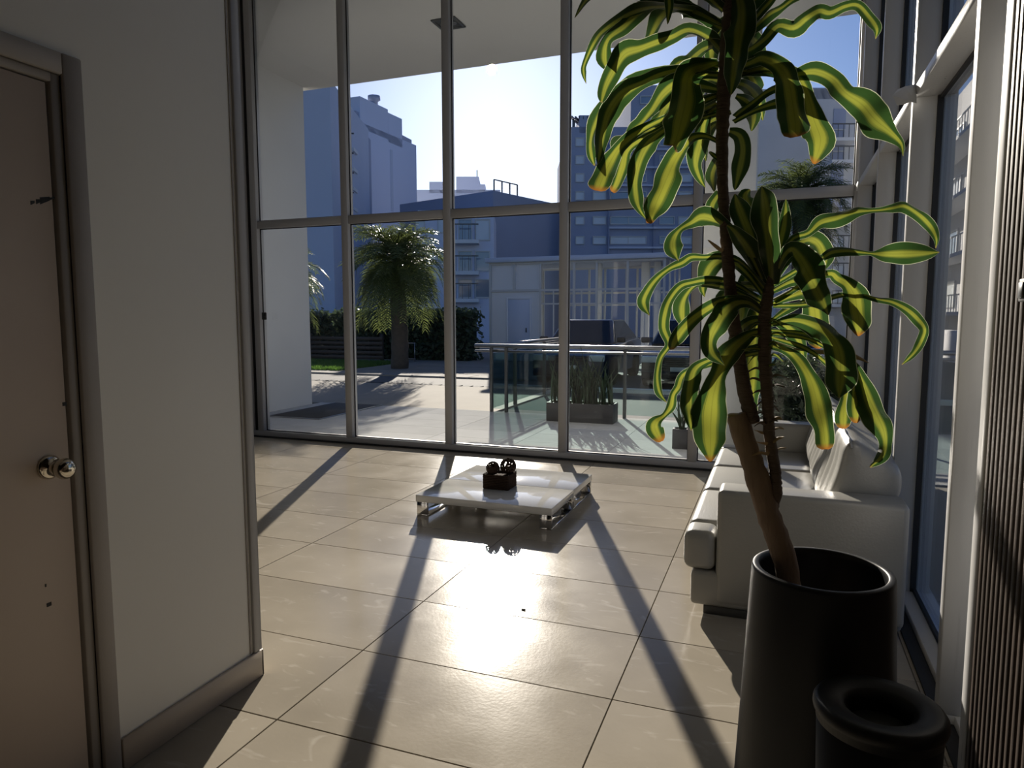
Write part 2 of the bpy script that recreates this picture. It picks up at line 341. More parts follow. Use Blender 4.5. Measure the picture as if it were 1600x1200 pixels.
# ------------------------------------------------------------------ ceiling, soffit
structure(obj('ceiling', MB().box(XFL - .2, 1.0, YB - .2, YF + .05, CI, CI + .25), soffit_m), 'plain white ceiling', 'ceiling')
structure(obj('porch_soffit', MB().box(XFL - .2, 9.0, YF + .05, 10.0, CZ, CI + .25), soffit_m), 'white soffit jutting out over the terrace', 'ceiling')
sl = thing('soffit_light', (-4.07, 8.42, CZ - .02), 'square twin recessed downlight in the white soffit', 'ceiling light')
obj('frame', MB().rbox(-4.24, -3.90, 8.25, 8.29, CZ - .02, CZ - .001, .003, 1).rbox(-4.24, -3.90, 8.55, 8.59, CZ - .02, CZ - .001, .003, 1).rbox(-4.24, -4.20, 8.29, 8.55, CZ - .02, CZ - .001, .003, 1).rbox(-3.94, -3.90, 8.29, 8.55, CZ - .02, CZ - .001, .003, 1), post_m, sl)
obj('backing', MB().box(-4.20, -3.94, 8.29, 8.55, CZ - .009, CZ - .002), post_m, sl)
for x in (-4.135, -4.005):
    obj('lamp', MB().lathe([(.052, 0), (.05, -.006), (.035, -.002), (.001, 0)], (x, 8.42, CZ - .012), 24), steel_m, sl)

# ------------------------------------------------------------------ glass front (window_1) and side glazing (window_2)
W1 = thing('window_1', (-3.4, YF, 0), 'full height glass front with grey aluminium mullions and transom', 'window', kind='structure')
MW, MD = .086, .13
mx_ = [-7.36, -5.955, -4.665, -3.368, -2.057, -.735]
obj('bottom_sill', MB().rbox(XFL, .66, YF - .07, YF + .07, 0, .078, .004, 1), alu_f, W1)
obj('floor_track', MB().box(XFL, .64, YF - .085, YF - .0705, 0, .02), gasket, W1)
obj('top_rail', MB().rbox(XFL, .66, YF - .065, YF + .05, CI - .09, CI, .004, 1), alu_f, W1)
mxe = mx_ + [.645]
for i, x in enumerate(mxe):
    w = .05 if i == len(mxe) - 1 else MW / 2
    obj('mullion', MB().rbox(x - w, x + w, YF - .075, YF + .049, .078, CI - .09, .004, 1), alu_f, W1)
obj('mullion', MB().rbox(-6.165, -6.075, YF - .075, YF + .049, .078, CI - .09, .004, 1), alu_f, W1)
obj('gasket_strip', MB().box(-6.073, -6.0, YF - .03, YF + .03, .078, CI - .09), gasket, W1)
cells = [(-7.317, -6.165), (-5.912, -4.708), (-4.622, -3.411), (-3.325, -2.10), (-2.014, -.778), (-.692, .595)]
for a, b in cells:
    obj('transom', MB().rbox(a, b, YF - .065, YF + .05, 2.552, 2.642, .004, 1), alu_f, W1)
    for z0, z1 in ((.078, 2.552), (2.642, CI - .09)):
        obj('pane', MB().box(a, b, YF - .004, YF + .004, z0, z1), glass, W1)
        g = .010
        obj('glazing_bead', MB().box(a, a + g, YF - .016, YF - .006, z0, z1).box(b - g, b, YF - .016, YF - .006, z0, z1).box(a, b, YF - .016, YF - .006, z0, z0 + g).box(a, b, YF - .016, YF - .006, z1 - g, z1), gasket, W1)
lk = thing('door_latch', (-5.83, YF - .08, 1.45), 'small black latch box on the grey frame beside the white wall', 'latch')
obj('latch_body', MB().rbox(-5.860, -5.80, YF - .10, YF - .076, 1.455, 1.545, .006, 2), gasket, lk)
obj('latch_lever', MB().rbox(-5.825, -5.79, YF - .112, YF - .10, 1.47, 1.50, .004, 1), gasket, lk)

W2 = thing('window_2', (XR + .1, 4.7, 0), 'side glazing with deep white aluminium fins', 'window', kind='structure')
GX = .735
fins = [2.82, 4.075, 5.345, 6.60]
for y in fins:
    obj('mullion', MB().rbox(XR, GX + .06, y, y + .058, .045, CI - .02, .003, 1), alu, W2)
    obj('gasket_strip', MB().box(GX - .03, GX - .004, y - .016, y - .001, .05, CI - .02), gasket, W2)
    obj('base_plate', MB().rbox(XR + .001, GX + .06, y + .001, y + .057, 0, .0445, .002, 1), alu, W2)
obj('end_post', MB().rbox(XR - .004, GX + .12, 2.425, 2.50, 0, CI - .02, .003, 1), alu, W2)
ys = [2.50] + fins + [6.88]
for i in range(5):
    a = ys[i] + (.0 if i == 0 else .058); b = ys[i + 1]
    obj('transom', MB().rbox(XR + .004, GX + .05, a, b, 2.583, 2.64, .003, 1), alu, W2)
    for z0, z1 in ((.05, 2.583), (2.64, CI - .02)):
        obj('pane', MB().box(GX - .003, GX + .005, a, b, z0, z1), glass, W2)
        obj('glazing_bead', MB().box(GX - .02, GX - .004, a, b, z1 - .016, z1).box(GX - .02, GX - .004, a, b, z0, z0 + .02), gasket, W2)
obj('sill_ledge', MB().rbox(.655, GX + .08, 2.5, 6.9, 0, .045, .003, 1), alu, W2)
obj('floor_track', MB().box(.60, .654, 2.5, 6.88, 0, .012), gasket, W2)
# broken flap hanging at the joint of transom and fin
fm = MB(); fpts = [(1432, 131), (1414, 135), (1402, 140), (1395, 149), (1401, 164), (1412, 163), (1422, 159), (1432, 161)]
fv = [ony(x, y, 4.06 - .01 * k) for k, (x, y) in enumerate(fpts)]
fb = [v + Vector((.002, .006, 0)) for v in fv]; n = len(fv)
fm.add(fv + fb, [tuple(range(n)), tuple(range(2 * n - 1, n - 1, -1))] + [(i, i + n, (i + 1) % n + n, (i + 1) % n) for i in range(n)])
tag(fixn(obj('cover_flap', fm, alu)), 'torn bent cover flap sticking out where white transom meets fin', 'cover flap')

# slatted timber wall nearer the camera
wr = structure(obj('wall_right', MB().box(XR + .03, XR + .16, YB, 2.424, 0, CI), woodback_m), 'dark vertical timber slat wall beside the white end post', 'wall')
sm = None; y = 2.400; k = 0
while y > -.2:
    if sm is None: sm = obj('slat', MB().rbox(XR - .002, XR + .0295, y - .014, y + .014, .0, CI, .003, 1), wood_m, wr)
    else: inst(sm, 'slat', (WLOC[sm.name].x, y, 0), wr)
    y -= .042
so = obj('slat', MB().box(XR, XR + .0295, YB, y, 0, CI), wood_m, wr); so['kind'] = 'stuff'
cr = thing('card_reader', (XR - .01, 2.15, 1.535), 'small black wall box on the timber slats', 'wall box')
obj('body', MB().rbox(XR - .015, XR - .003, 2.12, 2.175, 1.535, 1.595, .004, 2), gasket, cr)
obj('face_plate', MB().rbox(XR - .019, XR - .0155, 2.13, 2.165, 1.545, 1.585, .001, 1), post_m, cr)

# ------------------------------------------------------------------ coffee tables (two halves pushed together)
def coffee_table(x0, x1, y0, y1, label):
    t = thing('coffee_table', ((x0 + x1) / 2, (y0 + y1) / 2, 0), label, 'coffee table', 'low white tables pushed together')
    obj('table_top', MB().rbox(x0, x1, y0, y1, .108, .16, .004, 2), lacquer, t)
    for xs in (x0 + .004, x1 - .094):
        xe = xs + .09
        for ya, yb in ((y0 + .012, y0 + .030), (y1 - .030, y1 - .012)):
            obj('leg', MB().rbox(xs, xe, ya, yb, .012, .1075, .002, 1), chrome, t)
        obj('runner', MB().rbox(xs, xe, y0 + .012, y1 - .012, 0, .0118, .002, 1), chrome, t)
    return t
coffee_table(-2.50, -1.425, 4.53, 5.0885, 'low white lacquer table with chrome sled legs carrying the wicker box')
coffee_table(-2.50, -1.425, 5.09, 5.665, 'low white lacquer table with chrome sled legs nearer the glass front')

# wicker box and balls
bx0, bx1, by0, by1, bz0, bz1 = -2.10, -1.885, 4.875, 5.07, .1605, .28
wbx = thing('wicker_box', (-2.0, 4.97, .16), 'dark woven wicker box on the white coffee table', 'box')
obj('inner_wall', MB().box(bx0 + .012, bx1 - .012, by0 + .012, by0 + .018, bz0, bz1 - .006).box(bx0 + .012, bx1 - .012, by1 - .018, by1 - .012, bz0, bz1 - .006)
    .box(bx0 + .012, bx0 + .018, by0 + .018, by1 - .018, bz0, bz1 - .006).box(bx1 - .018, bx1 - .012, by0 + .018, by1 - .018, bz0, bz1 - .006).box(bx0 + .018, bx1 - .018, by0 + .018, by1 - .018, bz0, bz1 - .02), wicker, wbx)
wv = MB(); nst = 9
per = []
def seg(a, b, n):
    return [Vector(a).lerp(Vector(b), i / n) for i in range(n)]
c4 = [(bx0 + .006, by0 + .006), (bx1 - .006, by0 + .006), (bx1 - .006, by1 - .006), (bx0 + .006, by1 - .006)]
for i in range(4):
    a = Vector((*c4[i], 0)); b = Vector((*c4[(i + 1) % 4], 0)); nn = 14; nrm = Vector(((b - a).y, -(b - a).x, 0)).normalized()
    for q in range(nn): per.append((a.lerp(b, q / nn), nrm, q))
for lv in range(9):
    z = bz0 + .008 + lv * .0128; pts = [p + nrm * (.0035 if (q + lv) % 2 else -.0015) + Vector((0, 0, z)) for p, nrm, q in per]; pts.append(pts[0])
    wv.tube(pts, .006, 5)
for p, nrm, q in per[::2]: wv.tube([p + Vector((0, 0, bz0 + .002)), p + Vector((R.uniform(-.002, .002), 0, bz1 + R.uniform(-.002, .006)))], .003, 4)
ow = obj('weave', wv, wicker, wbx)
def wicker_ball(c, r, label):
    mb = MB()
    for q in range(22):
        ax = Vector((R.gauss(0, 1), R.gauss(0, 1), R.gauss(0, 1))).normalized(); u = ax.orthogonal().normalized(); v = ax.cross(u); off = R.uniform(-.6, .6); rr = math.sqrt(1 - off * off)
        mb.tube([Vector(c) + (ax * off + (u * math.cos(TAU * k / 22) + v * math.sin(TAU * k / 22)) * rr) * (r - .004) for k in range(23)], .0042, 5, cap=False)
    o = obj('wicker_ball', mb, wicker); tag(o, label, 'decor ball', 'wicker balls in the box')
wicker_ball((-2.040, 4.945, .3155), .055, 'smaller dark wicker ball resting in the woven box')
wicker_ball((-1.938, 5.012, .3255), .065, 'larger dark wicker ball resting in the woven box')

# ------------------------------------------------------------------ sofa
sofa = thing('sofa', (.1, 4.9, 0), 'white leather three seat sofa with tufted back cushions', 'sofa')
SY0, SY1 = 3.49, 6.09; AW = .205
obj('plinth', MB().rbox(-.30, .57, SY0 + .02, SY1 - .02, 0, .045, .004, 1), mat('sofa_plinth', (.05, .05, .048), .6, var=.1), sofa)
obj('base', MB().rbox(-.365, .585, SY0 + .006, SY1 - .006, .0455, .222, .022, 3), leather, sofa)
def arm(y0, y1):
    mb = MB().rbox(-.245, .592, y0, y1, .06, .645, .028, 4)
    o = obj('arm', mb, leather, sofa)
    return o
arm(SY0, SY0 + AW); arm(SY1 - AW, SY1)
sw = (SY1 - SY0 - 2 * AW) / 3
for k in range(3):
    a = SY0 + AW + k * sw; b = a + sw
    if k == 0: xa, ya = -.40, SY0 + .004
    # seat cushion, T-shaped at the ends so its front wraps round the arm
    mb = MB(); b_ = bmesh.new(); NX, NY = 22, 18
    def top(u, v, yy0, yy1): pass
    ylo, yhi = a + .004, b - .004
    mb.rbox(-.405, .30, ylo, yhi, .225, .425, .045, 4)
    mb.v = [(x, yv, z + (.022 * math.sin(math.pi * min(1, max(0, (x + .405) / .705))) * math.sin(math.pi * min(1, max(0, (yv - ylo) / (yhi - ylo)))) if z > .33 else 0)) for x, yv, z in mb.v]
    obj('seat_cushion', mb, leather, sofa)
# front horns of the end cushions
for (ya, yb) in ((SY0 + .006, SY0 + AW + .003), (SY1 - AW - .003, SY1 - .006)):
    obj('cushion_horn', MB().rbox(-.405, -.247, ya, yb, .225, .425, .042, 4), leather, sofa)
obj('back_frame', MB().rbox(.46, .588, SY0 + AW, SY1 - AW, .222, .62, .02, 3), leather, sofa)
def back_cushion(y0, y1):
    # closed cushion: profile swept along Y, tufted front
    prof = [(.255, .455), (.235, .50), (.25, .56), (.275, .64), (.30, .72), (.315, .80), (.325, .86), (.355, .895), (.40, .89), (.44, .855), (.50, .825), (.555, .80), (.588, .75), (.594, .69), (.585, .62), (.55, .56), (.50, .50), (.44, .455), (.35, .44)]
    NP = len(prof); NY = 25; v = []; f = []
    cx = sum(p[0] for p in prof) / NP; cz = sum(p[1] for p in prof) / NP
    for j in range(NY + 1):
        t = j / NY; e = min(t, 1 - t) * (y1 - y0); s = 1 - .16 * max(0, 1 - e / .05) ** 2; bulge = 1 + .03 * math.sin(math.pi * t)
        for i, (x, z) in enumerate(prof):
            X = cx + (x - cx) * s * bulge; Z = cz + (z - cz) * s * bulge; yy = y0 + t * (y1 - y0)
            if i <= 7:
                for bt in (.25, .5, .75):
                    for bz in (.60, .76):
                        dd = ((t - bt) * (y1 - y0)) ** 2 + (Z - bz) ** 2
                        X += .030 * math.exp(-dd / .0022)
                X += .002 * math.sin(t * TAU * 3)
            v.append((X, yy, Z))
    for j in range(NY):
        for i in range(NP): f.append((j * NP + i, j * NP + (i + 1) % NP, (j + 1) * NP + (i + 1) % NP, (j + 1) * NP + i))
    f.append(tuple(range(NP - 1, -1, -1))); f.append(tuple(NY * NP + i for i in range(NP)))
    o = fixn(obj('back_cushion', MB().add(v, f, True), leather, sofa)); smooth_angle(o, 60)
    md = o.modifiers.new('subsurf', 'SUBSURF'); md.levels = 1; md.render_levels = 2
    pts = MB()
    ring = [Vector((v[j * NP + 7][0] - .004, v[j * NP + 7][1], v[j * NP + 7][2])) for j in range(NY + 1)]
    pts.tube(ring, .005, 6); obj('piping', pts, leather, o)
    for bt in (.25, .5, .75):
        for bz in (.60, .76):
            xx = .258 + (bz - .56) * .3 + .024
            obj('button', MB().ball((xx, y0 + bt * (y1 - y0), bz), .011, 10, (.6, 1, 1)), leather, o)
for k in range(3): back_cushion(SY0 + AW + k * sw + .006, SY0 + AW + (k + 1) * sw - .006)

# ------------------------------------------------------------------ potted dracaena
PC = Vector((.150, 2.21, 0)); PH = .75
plant = thing('potted_dracaena', PC, 'tall dracaena with striped yellow green leaves in a tall black tapered pot', 'potted plant')
pot = obj('pot', MB().lathe([(.001, 0), (.226, 0), (.232, .006), (.232, .012), (.198, PH - .012), (.1965, PH - .004), (.192, PH), (.180, PH), (.176, PH - .004), (.1755, PH - .02), (.172, .56), (.001, .55)], PC, 72), black_p, plant); fixn(pot)
smb = MB(); smb.lathe([(.001, .575), (.06, .578), (.12, .572), (.171, .570)], PC, 32)
smb.v = [(x, y, z + R.uniform(-.006, .008)) for x, y, z in smb.v]; smb.f = [f for f in smb.f if len(f) == 4]; smb.fs = [True] * len(smb.f)
obj('soil', smb, soil_m, plant)
Y0 = 2.20
def P(x, y, dy=0.0): return ony(x, y, Y0 + dy)
def wob(pts, rad, n_sub, amp):
    out = []; rr = []
    for i in range(len(pts) - 1):
        for k in range(n_sub):
            t = k / n_sub; out.append(pts[i].lerp(pts[i + 1], t) + Vector((R.uniform(-amp, amp), R.uniform(-amp, amp), 0))); rr.append((rad[i] * (1 - t) + rad[i + 1] * t) * R.uniform(.93, 1.07))
    out.append(pts[-1]); rr.append(rad[-1]); return out, rr
base_pt = Vector((.085, 2.17, .57))
a, b = wob([base_pt, P(1228, 880, -.02), P(1200, 800, -.01), P(1175, 720), P(1150, 648)], [.036, .036, .035, .034, .032], 7, .0015)
cane = obj('cane', MB().tube(a, b, 14), bark_m, plant); smooth_angle(cane, 60)
obj('cut_cap', MB().lathe([(.001, .004), (.02, .003), (.031, -.004)], P(1150, 648) , 14), dry_m, plant)
a, b = wob([P(1176, 660, .012), P(1163, 610, .005), P(1155, 560), P(1146, 500), P(1140, 440), P(1134, 370), P(1129, 290), P(1128, 220), P(1131, 140), P(1138, 60), P(1145, -30), P(1150, -90)], [.021, .0205, .0195, .0185, .0175, .0165, .0155, .017, .02, .022, .02, .012], 10, .0006)
b = [r * (1 + .07 * (k % 2)) for k, r in enumerate(b)]
st1 = obj('stem', MB().tube(a, b, 12), stem_m, plant)
a, b = wob([P(1203, 815, -.005), P(1213, 770, -.005), P(1211, 735, .005), P(1202, 680, .01), P(1199, 620), P(1195, 560), P(1194, 500), P(1199, 468), P(1202, 448), P(1204, 432)], [.012, .017, .0165, .016, .017, .018, .018, .016, .013, .007], 9, .0006)
b = [r * (1 + .08 * (k % 2)) for k, r in enumerate(b)]
st2 = obj('stem', MB().tube(a, b, 12), stem_m, plant)

def catmull(p, n):
    out = []
    for i in range(len(p) - 1):
        a, b, c, d = p[max(i - 1, 0)], p[i], p[i + 1], p[min(i + 2, len(p) - 1)]
        for k in range(n):
            t = k / n; out.append(.5 * ((2 * b) + (c - a) * t + (2 * a - 5 * b + 4 * c - d) * t * t + (3 * b - a - 3 * c + d) * t ** 3))
    out.append(p[-1]); return out
def leaf(pts, hw, tw=(0, 0), dz=(0, 0), fold=.30, rip=.17, m=None, name='leaf'):
    """pts pixels from stem to tip, hw half widths in px, tw twist (deg) base->tip, dz depth offsets base->tip"""
    n = len(pts); P3 = []
    for i, (x, y) in enumerate(pts):
        t = i / (n - 1); P3.append(ony(x, y, Y0 + dz[0] + (dz[1] - dz[0]) * (t ** 1.3) + (.012 * math.sin(i * 2.1 + x) if 0 < i < n - 1 else 0)))
    sub = 5; S = catmull(P3, sub); H = catmull([Vector((h, 0, 0)) for h in hw], sub); N = len(S)
    vs_, fs_, uvs = [], [], []; nu = 8; ph = R.uniform(0, TAU); ph2 = R.uniform(0, TAU); wl_ = R.uniform(2.2, 3.6)
    L = [0]
    for i in range(1, N): L.append(L[-1] + (S[i] - S[i - 1]).length)
    for i in range(N):
        t = (S[min(i + 1, N - 1)] - S[max(i - 1, 0)]).normalized(); vw = (S[i] - Vector((0, 0, HC))).normalized()
        w = t.cross(vw)
        if w.length < .05: w = t.orthogonal()
        w.normalize(); nn = w.cross(t).normalized(); s = L[i] / L[-1]
        ang = math.radians(tw[0] + (tw[1] - tw[0]) * s + 20 * math.sin(ph + s * 6))
        w2 = w * math.cos(ang) + nn * math.sin(ang); n2 = -w * math.sin(ang) + nn * math.cos(ang)
        dist = (S[i] - Vector((0, 0, HC))).dot(FW); h = max(.25, H[i].x) * dist / FPX / max(.55, math.cos(ang)); h *= .35 + .65 * math.sqrt(max(0, 1 - (max(0, s - .93) / .07) ** 2))
        for k in range(nu + 1):
            u = 2 * k / nu - 1; q = L[i] / .09
            r_ = rip * h * 2.2 * (abs(u) ** 1.6) * math.sin(q * wl_ + (ph if u < 0 else ph2)) 
            wd = 1 + .13 * math.sin(q * 2.6 + (ph2 if u < 0 else ph)) + .05 * math.sin(q * 6.3 + ph2)
            vs_.append(S[i] + w2 * (u * h * wd) + n2 * (fold * h * abs(u) + r_)); uvs.append((k / nu, s))
    for i in range(N - 1):
        for k in range(nu):
            j = i * (nu + 1) + k; fs_.append((j, j + 1, j + nu + 2, j + nu + 1))
    mb = MB().add(vs_, fs_, True); mb.uv = uvs
    return obj(name, mb, m or leaf_m, plant)
F, B = -.22, .20
LV = [
 # --- tall head, left side
 ([(1124,78),(1105,60),(1076,48),(1050,58),(1026,66),(1000,76),(977,84),(962,105),(947,133),(940,160)], [7,9,11,12,12,13,17,16,12,4], (25,10), (0,-.12)),
 ([(1128,45),(1105,28),(1078,13),(1045,8),(1019,8),(997,20),(974,42),(950,62),(944,90),(951,114)], [6,8,9,8,9,12,12,9,12,1], (-30,15), (0,.05)),
 ([(1128,40),(1080,18),(1030,12),(985,22),(945,47),(928,68),(913,100),(912,115),(916,131)], [5,6,7,8,8,6,4,4,1], (40,20), (0,.12)),
 ([(1125,38),(1090,20),(1060,12),(1038,25),(1022,48),(1008,72)], [6,10,14,15,12,4], (10,30), (0,.16)),
 ([(1130,20),(1090,-15),(1050,-10),(1046,12),(1043,38)], [5,8,7,6,1], (30,20), (0,-.05)),
 ([(1130,10),(1060,-40),(960,-35),(920,-4),(898,28)], [5,9,9,6,1], (20,30), (0,.10)),
 ([(1122,106),(1100,101),(1082,104),(1037,115),(1006,129),(972,147),(953,172),(943,203),(937,238),(934,257)], [7,9,10,11,11,16,17,13,8,2], (-20,-10), (0,-.10)),
 ([(1122,112),(1080,108),(1010,118),(955,152),(932,193),(923,222),(924,243),(929,259)], [5,7,8,9,9,8,7,2], (30,20), (0,.10)),
 ([(1122,118),(1092,117),(1063,127),(1036,148),(1018,176),(1003,194),(988,206),(972,222)], [6,8,13,14,11,8,8,3], (25,35), (0,-.05)),
 ([(1122,98),(1104,104),(1084,112),(1074,126),(1071,155),(1063,195),(1056,218),(1052,228)], [6,10,18,25,26,24,19,12], (0,8), (0,F)),
 ([(1120,178),(1085,188),(1052,197),(1028,210),(1010,228),(998,256),(993,282),(994,308),(999,326),(1010,343)], [4,4,6,9,15,14,12,10,6,1], (10,-5), (0,-.08)),
 ([(1124,222),(1104,213),(1086,214),(1072,226),(1056,248),(1044,272),(1034,296),(1024,320),(1018,338),(1014,349)], [4,4,6,10,16,21,21,16,9,7], (5,-5), (0,F*.8)),
 ([(1126,165),(1110,175),(1100,192),(1096,216),(1090,240),(1088,260),(1094,280),(1102,293)], [5,6,9,13,14,11,6,1], (-10,5), (0,.06)),
 ([(1120,150),(1065,172),(1005,203),(972,226),(955,250),(942,277),(934,298)], [5,6,7,9,16,19,15], (20,0), (0,-.15)),
 ([(1120,162),(1055,192),(1002,218),(980,236),(973,262),(965,285),(957,300)], [4,5,6,8,11,10,8], (35,10), (0,.05)),
 ([(1120,168),(1075,190),(1030,200),(990,212),(966,226),(960,238)], [4,5,6,7,7,2], (40,45), (0,.12)),
 ([(1122,140),(1085,135),(1058,148),(1040,168),(1030,185),(1014,196)], [5,10,15,15,11,3], (-15,25), (0,.10)),
 # --- tall head, centre
 ([(1148,-25),(1157,10),(1156,45),(1152,80),(1147,112),(1142,148)], [14,20,21,19,13,3], (0,5), (-.02,F*.9)),
 ([(1140,30),(1118,55),(1112,90),(1118,118)], [8,12,11,2], (20,10), (0,B)),
 ([(1146,10),(1125,-30),(1105,-70),(1085,-120)], [12,18,17,2], (0,10), (0,-.1)),
 ([(1150,5),(1160,-40),(1172,-90),(1178,-130)], [13,19,17,2], (10,0), (0,-.12)),
 ([(1148,0),(1140,-60),(1130,-110),(1128,-150)], [13,18,16,2], (-20,10), (0,.12)),
 ([(1140,5),(1110,-10),(1085,-25),(1060,-60)], [10,15,13,2], (25,15), (0,.05)),
 ([(1152,15),(1185,-10),(1210,-40),(1240,-60)], [8,12,10,2], (25,15), (0,.02)),
 # --- tall head, right side
 ([(1152,82),(1172,76),(1195,60),(1216,40),(1240,42),(1260,28),(1280,17),(1297,20),(1320,10),(1340,8),(1357,25),(1370,45),(1368,61)], [5,8,9,11,13,11,9,9,9,8,8,6,1], (30,20), (0,-.10)),
 ([(1150,60),(1175,45),(1200,22),(1222,11),(1245,-5),(1275,-15)], [5,6,7,6,7,2], (30,30), (0,.08)),
 ([(1150,45),(1177,30),(1192,14),(1208,-4),(1225,-30)], [5,6,7,6,2], (20,30), (0,-.04)),
 ([(1150,108),(1175,97),(1192,92),(1215,103),(1230,122),(1238,158),(1242,188),(1243,214)], [5,9,12,14,17,21,22,19], (25,0), (0,-.20)),
 ([(1150,116),(1200,105),(1240,116),(1262,150),(1272,188),(1282,220),(1272,256)], [5,8,10,13,18,25,5], (35,5), (0,-.08)),
 ([(1152,110),(1200,112),(1237,117),(1272,112),(1300,123),(1320,145),(1347,164),(1366,186),(1390,205),(1408,224),(1411,244)], [4,6,9,13,14,16,22,22,13,6,1], (30,5), (0,-.14)),
 ([(1150,114),(1168,116),(1178,130),(1180,146),(1177,160)], [5,9,13,13,4], (0,10), (0,B)),
 ([(1148,182),(1175,160),(1200,142),(1224,136),(1240,148),(1250,162)], [4,5,6,7,8,3], (35,30), (0,.10)),
 ([(1146,190),(1180,172),(1218,160),(1250,165),(1268,176),(1290,192)], [4,5,7,9,8,2], (40,40), (0,.15)),
 ([(1140,205),(1156,213),(1161,235),(1156,265),(1148,297)], [5,10,13,12,3], (10,0), (0,.10)),
 ([(1132,240),(1120,255),(1114,275),(1116,300)], [5,9,9,2], (0,10), (0,B*.8)),
 ([(1134,296),(1120,308),(1112,325),(1119,345)], [5,9,11,2], (0,10), (0,.06)),
 ([(1142,175),(1120,185),(1105,200),(1098,222)], [4,7,9,3], (20,10), (0,.12)),
 ([(1150,150),(1170,160),(1178,182),(1174,205)], [4,9,11,3], (10,10), (0,.15)),
 ([(1126,250),(1117,244),(1108,237)], [4,4,2], (0,0), (0,-.05)),
 # --- lower head, upright
 ([(1205,445),(1203,405),(1199,355),(1195,318),(1190,291)], [8,15,20,17,2], (5,-5), (0,-.10)),
 ([(1201,445),(1186,402),(1169,362),(1156,328),(1148,303)], [7,12,16,15,3], (15,25), (0,-.04)),
 ([(1200,440),(1184,390),(1174,340),(1164,308),(1172,296)], [7,12,14,12,3], (-15,20), (0,.10)),
 ([(1208,435),(1218,385),(1226,345),(1228,311)], [7,10,9,1], (20,10), (0,.05)),
 ([(1206,440),(1212,390),(1212,350),(1208,318)], [7,12,13,2], (-20,10), (0,.14)),
 ([(1199,448),(1180,412),(1164,384),(1148,362),(1136,352)], [7,13,13,9,3], (20,20), (0,-.10)),
 # --- lower head, left
 ([(1198,452),(1165,385),(1135,354),(1100,339),(1080,348),(1063,358),(1053,372),(1051,388),(1060,408)], [4,7,8,14,9,6,12,12,1], (15,-10), (0,-.14)),
 ([(1197,455),(1160,412),(1128,401),(1100,402),(1080,402),(1066,411),(1046,420),(1026,436),(1012,455),(1006,473),(1015,493)], [4,4,5,5,7,7,5,7,9,8,1], (30,20), (0,-.08)),
 ([(1196,465),(1165,425),(1136,406),(1116,413),(1103,432),(1098,450),(1101,464)], [4,6,11,16,13,8,1], (0,15), (0,.10)),
 ([(1196,475),(1150,445),(1108,438),(1080,442),(1063,448),(1048,466),(1040,486),(1037,512),(1046,538),(1033,560),(1027,586),(1031,612),(1042,629)], [4,5,6,6,7,9,9,8,5,6,6,5,1], (30,20), (0,-.10)),
 ([(1196,478),(1140,452),(1098,444),(1082,450),(1069,470),(1066,492),(1071,515)], [4,5,5,6,10,11,3], (30,10), (0,.08)),
 ([(1195,490),(1165,470),(1132,469),(1108,482),(1084,497),(1068,512),(1056,530),(1050,546)], [4,6,7,9,10,11,10,5], (30,0), (0,-.16)),
 ([(1195,492),(1172,474),(1150,474),(1133,488),(1120,508),(1110,532),(1114,553),(1132,571)], [4,8,12,17,19,15,9,1], (15,-5), (0,-.18)),
 ([(1195,515),(1170,524),(1143,547),(1126,580),(1115,614),(1111,650),(1110,690),(1110,721)], [4,10,16,15,21,25,23,7], (10,0), (0,-.20)),
 ([(1194,540),(1145,553),(1106,564),(1085,577),(1078,602),(1077,630),(1079,656),(1080,673)], [4,5,6,11,15,13,9,1], (20,0), (0,-.15)),
 ([(1194,550),(1120,566),(1072,583),(1060,605),(1052,617),(1048,635),(1038,649),(1026,658),(1023,670),(1033,690)], [4,5,6,6,6,8,5,9,12,9], (35,0), (0,-.05)),
 ([(1200,470),(1186,486),(1178,520),(1175,560),(1172,600),(1174,632),(1176,656)], [5,11,15,16,15,11,6], (0,5), (0,.16)),
 ([(1198,455),(1175,430),(1164,445),(1160,470),(1158,495),(1154,508)], [5,9,12,13,11,3], (0,10), (0,.14)),
 # --- lower head, right
 ([(1206,438),(1234,378),(1263,364),(1282,347),(1307,339),(1334,330),(1357,329),(1376,328),(1392,325),(1413,321),(1436,335),(1454,354),(1463,373),(1462,388)], [4,5,6,12,13,9,4,4,6,9,9,8,4,1], (25,20), (0,-.06)),
 ([(1208,445),(1250,420),(1282,405),(1300,394),(1323,391),(1346,394),(1363,396),(1384,397),(1411,397),(1440,396),(1468,394)], [4,5,6,9,8,4,3,13,18,14,1], (20,0), (0,-.14)),
 ([(1208,440),(1222,405),(1236,390),(1247,402),(1259,423),(1272,446),(1285,470),(1294,492)], [5,8,12,20,23,20,14,2], (-10,0), (0,-.22)),
 ([(1207,440),(1240,390),(1262,374),(1278,380),(1287,400),(1288,422)], [5,8,13,16,14,3], (10,0), (0,.15)),
 ([(1208,475),(1235,462),(1260,456),(1271,478),(1275,508),(1279,545)], [4,7,11,20,19,14], (0,5), (0,.14)),
 ([(1208,468),(1250,446),(1294,428),(1309,436),(1324,445),(1335,462),(1339,484),(1342,503),(1341,525)], [4,5,7,8,11,18,23,21,5], (30,0), (0,-.06)),
 ([(1208,478),(1262,475),(1310,462),(1340,458),(1373,467),(1395,472),(1418,484),(1434,498),(1445,514),(1440,532),(1430,549),(1420,560),(1409,570)], [4,4,5,4,4,5,8,9,8,7,5,4,1], (25,25), (0,-.12)),
 ([(1204,508),(1240,500),(1278,509),(1300,527),(1311,551),(1313,577),(1312,601),(1311,622)], [4,9,15,19,22,22,17,3], (15,5), (0,-.16)),
 ([(1202,540),(1222,543),(1242,556),(1260,581),(1270,605),(1278,636),(1286,668),(1290,702)], [4,6,9,14,16,18,17,15], (10,0), (0,-.18)),
